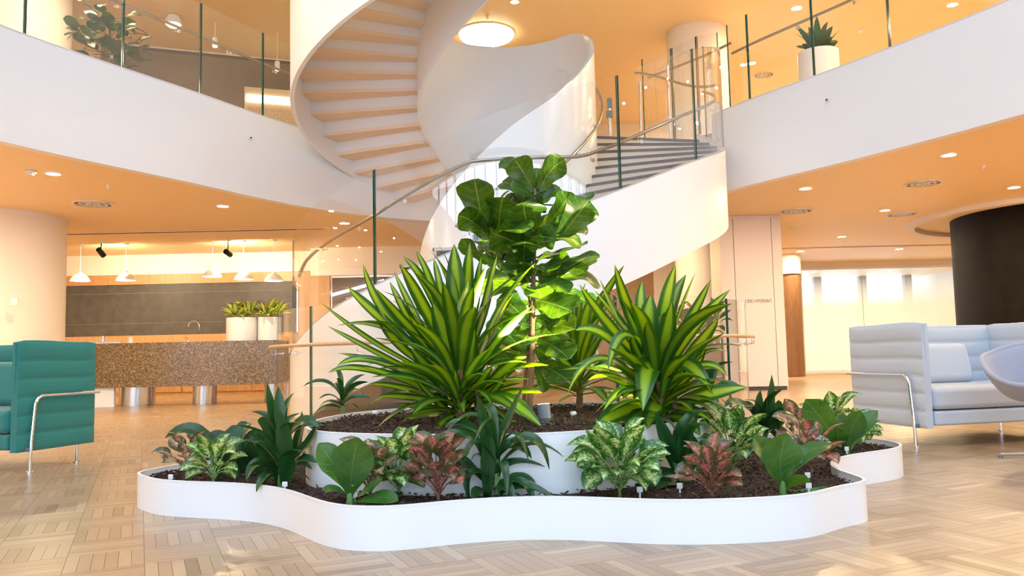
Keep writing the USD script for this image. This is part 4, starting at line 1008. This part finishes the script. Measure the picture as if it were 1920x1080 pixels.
g = np.random.default_rng(12)
C8 = (980, 480, 3.177)
cd = 4.30; c = F(1238, 794, SU)
t = Thing('corn_plant', 'lime-striped corn plant in front of the hydrant cupboard side of the tall planter', 'plant', (c[0], c[1], SU))
for dx, dy, z1 in ((0, 0, .62), (-.08, .06, .58), (.08, .05, .60)):
    cane(t, (c[0] + dx, c[1] + dy), SU - .05, z1, .022)
rows = [([(800, 600), (850, 320), (910, 52)], 84, .02), ([(770, 620), (650, 350), (548, 52)], 78, -.02), ([(740, 580), (570, 370), (460, 142)], 54, .04), ([(740, 640), (530, 420), (340, 172)], 68, -.06), ([(720, 600), (580, 400), (428, 206)], 62, .02),
        ([(740, 560), (705, 340), (712, 150)], 58, .12), ([(765, 680), (745, 450), (765, 226)], 104, -.04), ([(800, 780), (845, 520), (888, 272)], 98, -.12), ([(870, 560), (940, 330), (1032, 95)], 30, .05, .1), ([(860, 640), (990, 400), (1122, 140)], 64, .0),
        ([(860, 700), (1010, 450), (1235, 200)], 80, -.03), ([(900, 700), (1030, 540), (1166, 370)], 90, -.08), ([(720, 720), (500, 480), (313, 442)], 68, -.05, .6), ([(790, 700), (620, 470), (508, 690)], 66, -.22, .6), ([(740, 800), (470, 610), (264, 826)], 50, -.15, .5),
        ([(800, 760), (745, 668), (716, 922)], 118, -.40, .8), ([(850, 780), (960, 640), (1132, 828)], 98, -.28, .7), ([(900, 760), (1080, 650), (1222, 722)], 58, -.1), ([(800, 930), (640, 915), (414, 1030)], 106, -.32, .6), ([(780, 860), (620, 800), (480, 922)], 56, -.2, .6),
        ([(820, 880), (800, 890), (722, 1012)], 114, -.36, .75), ([(870, 910), (1090, 830), (1340, 780)], 86, -.12, .6), ([(870, 900), (990, 920), (1112, 972)], 74, -.3, .65), ([(930, 740), (1080, 580), (1224, 574)], 34, .05), ([(790, 760), (700, 580), (650, 480)], 70, -.1), ([(780, 700), (735, 560), (665, 470)], 56, -.14),
        ([(850, 820), (880, 720), (915, 605)], 64, -.1), ([(880, 800), (1000, 700), (1090, 540)], 60, .02), ([(760, 840), (560, 720), (390, 740)], 48, .0), ([(770, 850), (600, 760), (400, 690)], 46, .08), ([(790, 800), (760, 500), (742, 330)], 62, .0), ([(690, 860), (640, 820), (600, 850)], 60, -.28)]
px_leaves(t, [corn_l, corn_d], rows, C8, cd, g, 'corn')
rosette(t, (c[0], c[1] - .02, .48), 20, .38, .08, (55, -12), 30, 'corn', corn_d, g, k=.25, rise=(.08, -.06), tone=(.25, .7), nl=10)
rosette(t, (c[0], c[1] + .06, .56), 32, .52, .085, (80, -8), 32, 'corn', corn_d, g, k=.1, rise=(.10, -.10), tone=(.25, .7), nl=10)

g = np.random.default_rng(13)
c = F(1085, 764, SU)
t = Thing('corn_plant', 'darker corn plant standing behind between the two striped ones', 'plant', (c[0], c[1], SU))
cane(t, c, SU - .05, .62, .025)
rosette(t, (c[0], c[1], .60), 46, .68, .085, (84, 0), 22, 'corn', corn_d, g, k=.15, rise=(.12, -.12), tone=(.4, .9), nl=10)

# fiddle-leaf fig
g = np.random.default_rng(14)
fd = 5.0
b0 = F(992, 779, SU)
fdp = b0[1]
t = Thing('fiddle_leaf_fig', 'tall fiddle-leaf fig with broad wavy leaves lit yellow from below', 'plant', b0)
stem = np.array([D(u, v, fdp) for u, v in [(992, 785), (996, 700), (999, 600), (1000, 520), (1003, 440), (1004, 380), (1003, 350)]])
t.part('stem', tube(smooth3(stem, 20), np.linspace(.021, .009, 20), 10), trunk_m)
stem2 = np.array([D(u, v, fdp + .06) for u, v in [(983, 785), (986, 700), (994, 600), (975, 500), (930, 450), (912, 430)]])
t.part('stem', tube(smooth3(stem2, 18), np.linspace(.014, .006, 18), 8), trunk_m)
SP = np.vstack([smooth3(stem, 40), smooth3(stem2, 40)])
axis = lambda p: SP[np.argmin(np.linalg.norm(SP - p, axis=1))]
C3 = (840, 280, 4.5)
rows = [([(730, 360), (640, 200), (560, 82)], 200, -.06, .75), ([(780, 360), (850, 200), (985, 88)], 190, -.04, .75), ([(745, 300), (748, 220), (750, 158)], 70, .10, .5), ([(760, 440), (640, 350), (530, 315)], 150, -.05, .55), ([(310, 690), (260, 450), (225, 250)], 275, -.12, .8),
        ([(330, 690), (410, 480), (515, 352)], 130, .02, .35), ([(345, 760), (220, 620), (85, 560)], 190, -.08, .6), ([(735, 700), (660, 590), (640, 448)], 300, -.24, .7), ([(835, 650), (960, 480), (1050, 365)], 200, -.10, .35), ([(950, 740), (1080, 570), (1190, 425)], 240, -.12, .75),
        ([(745, 850), (560, 780), (365, 700)], 235, -.20, .6), ([(790, 890), (990, 860), (1180, 790)], 150, -.16, .35), ([(905, 1060), (1070, 950), (1280, 900)], 170, -.02, .4), ([(740, 840), (800, 760), (915, 740)], 170, -.10, .7), ([(800, 450), (860, 380), (950, 335)], 150, .03, .6),
        ([(370, 960), (230, 870), (112, 755)], 150, -.06, .3), ([(380, 930), (290, 830), (195, 770)], 110, .02, .2), ([(440, 1030), (430, 920), (390, 830)], 160, .0, .4), ([(745, 930), (620, 1000), (478, 1035)], 170, -.14, .5), ([(765, 980), (840, 1000), (905, 1015)], 130, -.12, .6),
        ([(900, 1075), (1040, 1010), (1160, 1045)], 140, -.1, .5), ([(640, 480), (560, 450), (498, 470)], 130, .08, .5), ([(870, 720), (940, 700), (1005, 730)], 110, .0, .6), ([(800, 420), (830, 340), (790, 330)], 130, .06, .6), ([(1130, 460), (1180, 420), (1218, 362)], 50, .08, .5), ([(830, 530), (720, 400), (800, 380)], 150, .0, .6),
        ([(760, 940), (840, 900), (930, 930)], 110, .06, .5), ([(690, 760), (620, 720), (570, 690)], 140, .05, .4)]
px_leaves(t, [fig_l], rows, C3, fdp, g, 'fig', axis=axis, fold=.16, wave=.055, nl=15, nw=7, tone=(.3, .75))
C4 = (840, 460, 3.373)
rows = [([(560, 260), (660, 240), (765, 300)], 130, -.12, .6), ([(545, 350), (660, 370), (788, 420)], 195, -.2, .65), ([(560, 440), (670, 490), (805, 530)], 160, -.14, .6), ([(565, 590), (670, 640), (765, 720)], 165, -.2, .7), ([(555, 740), (660, 790), (768, 860)], 160, -.22, .65),
        ([(690, 230), (830, 200), (965, 262)], 120, .12, .4), ([(745, 300), (820, 320), (872, 360)], 150, .16, .5), ([(520, 250), (380, 260), (258, 312)], 115, .0, .4), ([(515, 370), (420, 390), (318, 470)], 100, .06, .4), ([(545, 650), (600, 680), (645, 720)], 110, -.05, .6), ([(540, 470), (600, 520), (660, 560)], 120, .1, .5),
        ([(700, 150), (800, 120), (940, 90)], 150, .06, .4), ([(560, 180), (620, 140), (690, 150)], 120, -.1, .6), ([(520, 180), (450, 150), (360, 150)], 120, -.08, .5), ([(520, 230), (470, 200), (400, 220)], 110, -.1, .6), ([(530, 300), (600, 280), (660, 330)], 130, .1, .5), ([(520, 520), (460, 540), (400, 620)], 110, .08, .5),
        ([(550, 780), (590, 860), (600, 930)], 60, -.1, .6), ([(530, 220), (300, 190), (200, 200)], 130, .12, .4), ([(540, 620), (480, 640), (440, 700)], 100, .1, .5)]
px_leaves(t, [fig_l], rows, C4, fdp, g, 'fig', axis=axis, fold=.16, wave=.055, nl=13, nw=7, tone=(.3, .8))

for k in range(30):
    q = SP[int(g.integers(8, 40))] if k % 3 else SP[40 + int(g.integers(22, 40))]
    a = g.uniform(0, 6.28); e = g.uniform(-.1, .9); o = np.array([math.cos(a) * math.cos(e), math.sin(a) * math.cos(e), math.sin(e)]); L_ = g.uniform(.22, .32)
    b = q + o * .06
    add_leaf(t, fig_l, b, b + o * L_ * .55 + (0, 0, .02), b + o * L_ - (0, 0, .03), L_ * .72, 'fig', k=.55, fold=.16, wave=.05, nl=11, nw=7, tone=g.uniform(.2, .7), seed=int(g.integers(1 << 30)), petiole=[q, (q + b) / 2, b])
# small plants of the low planter
def soil_at(u, v, up_=False):
    return F(u, v, SU if up_ else SL)
def aglaonema(u, v, mat_, lab, seed, n=20, L=.165, W=.085, h=.03, el=(72, -8), pet=.09):
    g = np.random.default_rng(seed); c = soil_at(u, v)
    t = Thing('aglaonema', lab, 'plant', (c[0], c[1], SL))
    t.part('stem', tube([(c[0], c[1], SL - .03), (c[0], c[1], SL + h + .04)], .008, 8), trunk_m if mat_ is not agl_g else agl_stem)
    rosette(t, (c[0], c[1], SL + h), int(n * 1.3), L * .9, W * 1.38, el, 38, 'agl', mat_, g, k=.4, fold=.28, wave=.02, rise=(.05, -.01), pet=pet, tone=(.35, .85), spread=.006, nl=8)
agl_stem = M('green_stem', (.12, .26, .06), .5)
aglaonema(350, 893, agl_b, 'small bronze-pink mottled plant at the end of the lobe near the teal sofa', 21, 11, .13, .065)
aglaonema(400, 906, agl_g, 'silver-green mottled plant beside the bronze one near the teal sofa', 22, 16, .135, .058)
aglaonema(748, 927, agl_g, 'green and cream mottled plant right behind the red-leaved one', 23, 24, .145, .066, pet=.10)
aglaonema(822, 938, agl_p, 'red-pink leaved plant at the front rim below the tallest corn plant', 24, 22, .125, .066, el=(78, 15), pet=.12)
aglaonema(1162, 927, agl_g, 'bushy green and cream mottled plant standing alone before the tall planter wall', 25, 34, .165, .07, pet=.13)
aglaonema(1375, 880, agl_g, 'mottled green plant behind the pink one, under the striped corn plant', 26, 30, .155, .072, pet=.13)
aglaonema(1335, 934, agl_p, 'low pink leaved plant at the front rim near the paddle-leaf plant', 27, 20, .115, .06, el=(75, 5), pet=.08)
aglaonema(1522, 885, agl_p, 'pink and green plant tucked behind the front paddle-leaf plant', 28, 14, .13, .06, pet=.11)
aglaonema(1562, 822, agl_g, 'mottled plant behind the paddle-leaf plant in the lobe near the grey sofa', 29, 20, .15, .065, pet=.13)
aglaonema(1614, 836, agl_g, 'silver mottled plant at the tip of the lobe near the grey sofa', 30, 14, .12, .055, pet=.08)
aglaonema(694, 932, agl_b, 'bronze mottled plant half hidden behind the big front paddle leaf', 31, 14, .13, .068, pet=.10)
aglaonema(1500, 840, agl_b, 'bronze and cream plant between the dark cordyline and the far lobe', 32, 14, .13, .065, pet=.11)

def strap(u, v, lab, seed, n, L, W, el=(80, 5), drop=55, z=SL, h=.16, up_=False, extra=None):
    g = np.random.default_rng(seed); c = soil_at(u, v, up_)
    t = Thing('dracaena', lab, 'plant', (c[0], c[1], z))
    t.part('stem', tube([(c[0], c[1], z - .03), (c[0], c[1], z + h)], [.014, .010], 8), agl_stem)
    rosette(t, (c[0], c[1], z + h), n, L, W * 1.25, el, drop, 'strap', drac_l, g, k=.3, fold=.3, wave=.01, rise=(.04, -h * .75), tone=(.3, .8), spread=.006, nl=12)
    return t, c, g
T_, c, g = strap(932, 930, 'dark arching dracaena in the middle before the tall planter wall', 41, 14, .34, .042, drop=85, h=.17)
px_leaves(T_, [drac_l], [([(930, 560), (930, 250), (880, 60)], 60, -.02), ([(960, 500), (1030, 270), (1150, 0)], 50, .05), ([(920, 470), (820, 280), (565, 360)], 60, -.05), ([(930, 300), (800, 220), (700, 245)], 50, .0), ([(990, 420), (1180, 300), (1290, 480)], 60, -.05),
    ([(980, 540), (1080, 440), (1265, 465)], 50, .02), ([(990, 600), (1110, 520), (1215, 560)], 44, .0), ([(1000, 640), (1130, 570), (1325, 640)], 46, -.08), ([(970, 600), (1030, 570), (1100, 650)], 70, -.12), ([(920, 540), (800, 430), (750, 440)], 50, .05), ([(950, 640), (900, 600), (860, 660)], 70, -.12), ([(940, 640), (945, 400), (950, 280)], 70, -.06), ([(1000, 380), (1100, 340), (1190, 420)], 70, -.02)],
    (600, 720, 3.0), c[1], g, 'strap')
T_, c, g = strap(525, 912, 'tall dark dracaena between the teal sofa lobe and the tall planter', 42, 18, .26, .046, drop=45, h=.15)
px_leaves(T_, [drac_l], [([(690, 480), (660, 330), (640, 190)], 46, .0), ([(720, 470), (700, 340), (692, 205)], 48, .02), ([(730, 470), (720, 330), (765, 235)], 36, .05), ([(720, 500), (640, 380), (610, 350)], 60, -.04), ([(740, 440), (800, 370), (880, 395)], 60, -.05), ([(720, 600), (720, 460), (700, 320)], 64, -.1), ([(700, 600), (600, 560), (545, 640)], 56, -.1), ([(740, 560), (820, 480), (880, 360)], 46, .0), ([(740, 580), (800, 540), (875, 560)], 44, -.04), ([(720, 660), (735, 560), (745, 520)], 60, -.12), ([(690, 640), (620, 500), (560, 440)], 52, .0), ([(740, 560), (790, 430), (800, 320)], 46, .06)],
    (240, 640, 2.454), c[1], g, 'strap')
T_, c, g = strap(1278, 905, 'dark glossy dracaena between two mottled plants by the tall wall', 43, 10, .27, .056, drop=50, h=.13)
px_leaves(T_, [drac_l], [([(810, 500), (760, 330), (685, 155)], 76, -.03), ([(820, 500), (810, 340), (825, 195)], 60, .0), ([(840, 500), (850, 320), (890, 225)], 80, -.04), ([(800, 480), (730, 380), (640, 450)], 60, -.05), ([(860, 470), (900, 360), (960, 350)], 76, -.02), ([(830, 560), (740, 560), (660, 620)], 76, -.12), ([(870, 480), (1000, 330), (1110, 460)], 56, -.04), ([(850, 520), (890, 400), (900, 290)], 80, -.06)],
    (1000, 720, 3.0), c[1], g, 'strap')
T_, c, g = strap(1432, 832, 'upright dark cordyline by the edge of the tall planter', 44, 14, .24, .046, drop=50, h=.12)
px_leaves(T_, [drac_l], [([(375, 330), (385, 190), (396, 58)], 62, -.02), ([(350, 330), (335, 230), (340, 140)], 40, .0), ([(400, 330), (430, 240), (430, 190)], 50, .0), ([(370, 330), (240, 210), (160, 225)], 60, -.1), ([(400, 300), (460, 260), (500, 350)], 60, -.1), ([(420, 340), (520, 250), (620, 310)], 46, -.05), ([(340, 320), (300, 240), (260, 195)], 44, .03), ([(350, 370), (330, 340), (320, 400)], 76, -.1)],
    (1300, 680, 2.7), c[1], g, 'strap')
strap(1332, 768, 'small dark dracaena behind the striped plant near the hydrant cupboard', 45, 12, .26, .04, el=(80, 20), h=.1, up_=True, z=SU)
strap(642, 772, 'small dark dracaena at the back rim below the timber handrail', 46, 14, .26, .036, el=(75, 10), h=.08, up_=True, z=SU)

def paddles(rows, crop, u, v, lab, seed, mats=None):
    g = np.random.default_rng(seed); c = soil_at(u, v)
    t = Thing('paddle_leaf_plant', lab, 'plant', (c[0], c[1], SL))
    px_leaves(t, mats or [anth_l], rows, crop, c[1], g, 'pad', fold=.14, wave=.03, nl=13, nw=7, axis=lambda p: np.array([c[0] + (p[0] - c[0]) * .15, c[1], SL]), tone=(.35, .75))
    t.part('crown', lathe([(0, SL + .05), (.012, SL + .04), (.018, SL - .02)], (c[0], c[1], 0), 10), agl_stem)
paddles([([(170, 640), (180, 480), (215, 300)], 180, -.05, .85), ([(160, 610), (90, 470), (-10, 335)], 120, .0, .6), ([(190, 650), (270, 590), (350, 530)], 56, -.02, .4), ([(150, 620), (80, 590), (30, 610)], 60, -.08, .5), ([(190, 670), (320, 640), (440, 655)], 90, -.06, .4), ([(190, 560), (260, 470), (325, 415)], 70, .1, .5)],
        (600, 720, 3.0), 656, 944, 'big upright paddle-leaf plant at the front rim of the planter', 51)
paddles([([(455, 620), (440, 500), (470, 362)], 170, -.03, .85), ([(440, 600), (370, 470), (303, 378)], 110, .0, .6), ([(465, 620), (560, 470), (700, 415)], 90, .05, .4), ([(470, 650), (520, 590), (575, 575)], 90, -.1, .6), ([(460, 600), (500, 480), (560, 440)], 100, .06, .6), ([(470, 640), (600, 660), (690, 635)], 50, -.05, .4)],
        (1300, 680, 2.7), 1468, 922, 'paddle-leaf plant before the pink plant at the front lobe', 52)
paddles([([(750, 430), (660, 300), (568, 185)], 110, -.05, .7), ([(790, 440), (800, 340), (850, 248)], 110, -.05, .8), ([(780, 440), (740, 390), (735, 330)], 80, -.1, .8), ([(800, 440), (850, 330), (932, 242)], 70, .0, .6), ([(770, 450), (750, 420), (735, 380)], 40, -.1, .7), ([(780, 420), (760, 330), (720, 270)], 90, .06, .6)],
        (1300, 680, 2.7), 1588, 850, 'fresh green paddle-leaf plant on the lobe before the grey sofa', 53)
paddles([([(480, 600), (330, 415), (170, 445)], 52, -.12, .6), ([(500, 600), (430, 500), (345, 470)], 120, .0, .6), ([(500, 620), (470, 480), (440, 420)], 130, .05, .7), ([(510, 620), (560, 500), (550, 420)], 130, .08, .6), ([(490, 640), (440, 590), (500, 500)], 90, -.1, .6), ([(520, 640), (600, 540), (640, 400)], 110, -.08, .8), ([(480, 620), (400, 470), (390, 450)], 90, .1, .5), ([(520, 640), (560, 560), (540, 470)], 100, -.05, .6), ([(500, 560), (520, 420), (560, 375)], 60, .1, .4)],
        (240, 640, 2.454), 442, 888, 'broad dark-leaved plant reaching out over the lobe near the teal sofa', 54, [ficus_l])

# spotlights, pipe caps and plant tags in the planter
def spike_spot(u, v, lab, aim, z=SU, y=None):
    p = D(u, v, y or F(u, 792, SU)[1]); t = Thing('spike_spotlight', lab, 'spotlight', (p[0], p[1], z))
    a = unit(np.array(aim, float))
    t.part('body', tube([p - a * .045, p + a * .035], .036, 20), grey_pl)
    t.part('cooling_fins', cat(*[tube([p - a * (.05 + .011 * k), p - a * (.055 + .011 * k)], .034, 18) for k in range(4)]), grey_pl)
    t.part('lens', tube([p + a * .0352, p + a * .037], .031, 18), spot_e)
    t.part('bracket', tube([p - a * .02 + (.042, 0, 0), p + (.045, 0, -.06), (p[0] + .03, p[1], z - .04)], .006, 6), chrome)
    q = p + a * .055 - t.loc
    sl = UsdLux.SphereLight.Define(stage, str(t.path) + '/beam')
    sl.CreateRadiusAttr(.02); sl.CreateIntensityAttr(BEAM); sl.CreateColorAttr(Gf.Vec3f(1.0, .84, .5))
    sh = UsdLux.ShapingAPI.Apply(sl.GetPrim()); sh.CreateShapingConeAngleAttr(34.0); sh.CreateShapingConeSoftnessAttr(.3)
    R = Gf.Rotation(Gf.Vec3d(0, 0, -1), Gf.Vec3d(*a))
    sl.AddTransformOp().Set(Gf.Matrix4d(R, Gf.Vec3d(*q)))
    return p, a
spot_e = EM('planter_spot_lens', (1.0, .86, .55), SPOT)
spike_spot(1020, 770, 'grey spike spotlight tilted up at the fig trunk', (-.06, .12, 1.0))
spike_spot(1186, 793, 'second small spike spotlight half hidden under the striped leaves', (-.50, .40, 1.0))
spike_spot(962, 745, 'third spike spotlight behind the broadest corn plant', (.10, -.16, 1.0), y=5.42)
for (u, v), lab in (((703, 777), 'white pipe cap on the mulch below the handrail'), ((1075, 778), 'white pipe cap behind the spike spotlight')):
    p = soil_at(u, v, True)
    t = Thing('pipe_cap', lab, 'pipe cap', (p[0], p[1], SU))
    t.part('cap', cyl(p, .018, SU - .02, SU + .022, 18, .004), tag_m)
    t.part('lip', cyl(p, .021, SU + .006, SU + .012, 18), tag_m)
for (u, v), z, lab in (((534, 921), SL, 'white plant tag below the tall dark dracaena'), ((665, 942), SL, 'white plant tag beside the big paddle-leaf plant'), ((1200, 932), SL, 'white plant tag beside the lone mottled plant'), ((1275, 925), SL, 'white plant tag between mottled plant and pink plant'),
                    ((1517, 925), SL, 'white plant tag at the tip of the front lobe'), ((1515, 904), SL, 'white plant tag behind the front lobe tag'), ((1588, 852), SL, 'white plant tag in the lobe near the grey sofa'), ((320, 906), SL, 'white plant tag in the lobe near the teal sofa')):
    p = F(u, v, z)
    t = Thing('plant_tag', lab, 'plant tag', (p[0], p[1], z))
    t.part('head', bx(p[0] - .013, p[0] + .013, p[1] - .003, p[1] + .003, z + .020, z + .045, .002), tag_m)
    t.part('stake', bx(p[0] - .004, p[0] + .004, p[1] - .002, p[1] + .002, z - .03, z + .021), tag_m, smooth=False)

# ---------------------------------------------------------------- plants elsewhere
def pot(name, lab, x, y, z, r, h):
    t = Thing(name, lab, 'potted plant', (x, y, z))
    t.part('pot', lathe([(0, z), (r * .97, z), (r, z + .02), (r, z + h), (r - .02, z + h), (r - .02, z + h - .04)], (x, y, 0), 40), pot_m)
    t.part('soil', lathe([(r - .02, z + h - .04), (0, z + h - .03)], (x, y, 0), 30), soil_m)
    return t
for u, r, lab, sd in ((454, .275, 'white round pot of yellow-green foliage on the counter, nearer the tap', 61), (506, .205, 'white round pot of yellow-green foliage at the stair end of the counter', 62)):
    p = D(u, 620, 14.42); t = pot('potted_plant', lab, p[0], p[1], ZB, r, .42)
    g = np.random.default_rng(sd)
    for k in range(3):
        a = k * 2.1; q = (p[0] + r * .5 * math.cos(a), p[1] + r * .5 * math.sin(a), ZB + .40)
        rosette(t, q, 12, .26, .11, (70, 5), 30, 'agl', agl_p if k == 1 else agl_y, g, k=.3, pet=.08, rise=(.04, 0), nl=7, tone=(.4, .9)) if k else rosette(t, q, 12, .26, .11, (70, 5), 30, 'agl', agl_y, g, k=.3, pet=.08, rise=(.04, 0), nl=7, tone=(.4, .9))
p = D(1534, 110, 12.2); t = pot('potted_plant', 'tall white pot with dark pointed leaves behind the upper glass', p[0], p[1], Z2, .305, 1.06)
g = np.random.default_rng(63)
rosette(t, (p[0], p[1], Z2 + 1.03), 20, .52, .12, (84, 15), 18, 'corn', ficus_l, g, k=.3, tone=(.2, .6), nl=9, wave=.04)
p = D(205, 60, 11.9); t = pot('potted_plant', 'big round-leaved potted plant by the thick upper column', p[0], p[1], Z2, .35, .5)
g = np.random.default_rng(64)
t.part('stem', tube([(p[0], p[1], Z2 + .45), (p[0] + .03, p[1], Z2 + 1.0), (p[0], p[1], Z2 + 1.6)], .02, 8), trunk_m)
for k in range(140):
    th, zf = g.uniform(0, 6.28), g.uniform(.45, 1.85)
    rr = .52 * math.sqrt(max(.05, 1 - ((zf - 1.05) / .95) ** 2)) * g.uniform(.35, 1)
    b = np.array([p[0] + rr * math.cos(th), p[1] + rr * math.sin(th), Z2 + zf]); o = np.array([math.cos(th), math.sin(th), .3 + g.normal(0, .4)])
    s = g.uniform(.16, .24)
    ax = np.array([p[0] + .02, p[1], Z2 + max(.46, zf - .1)])
    add_leaf(t, ficus_l, b, b + o * s * .5, b + o * s + (0, 0, -.04), s * .85, 'oval', k=.45, fold=.15, nl=7, tone=g.uniform(.2, .9), seed=int(g.integers(1 << 30)), petiole=[ax, (ax + b) / 2, b])
# planter of mixed greenery behind the stair foot
p = D(1302, 640, 14.0)
t = Thing('plant_trough', 'long dark trough of mixed greenery beyond the stair, half hidden by the striped leaves', 'planter', (p[0], p[1], 0))
t.part('trough', bx(p[0] - .55, p[0] + .50, p[1], p[1] + .45, 0, .95, .01), M('trough_bronze', (.16, .11, .07), .5))
t.part('soil', bx(p[0] - .53, p[0] + .48, p[1] + .02, p[1] + .43, .952, .965), soil_m, smooth=False)
g = np.random.default_rng(65)
for k in range(6):
    q = (p[0] - .42 + k * .17, p[1] + .2, .97 + (.25 if k % 2 else .1))
    rosette(t, q, 14, .34, .11, (75, -15), 35, 'agl', [agl_g, ficus_l, anth_l, agl_p, ficus_l, anth_l][k], g, k=.3, pet=.10, rise=(.1, -.1), nl=7, tone=(.3, .8))
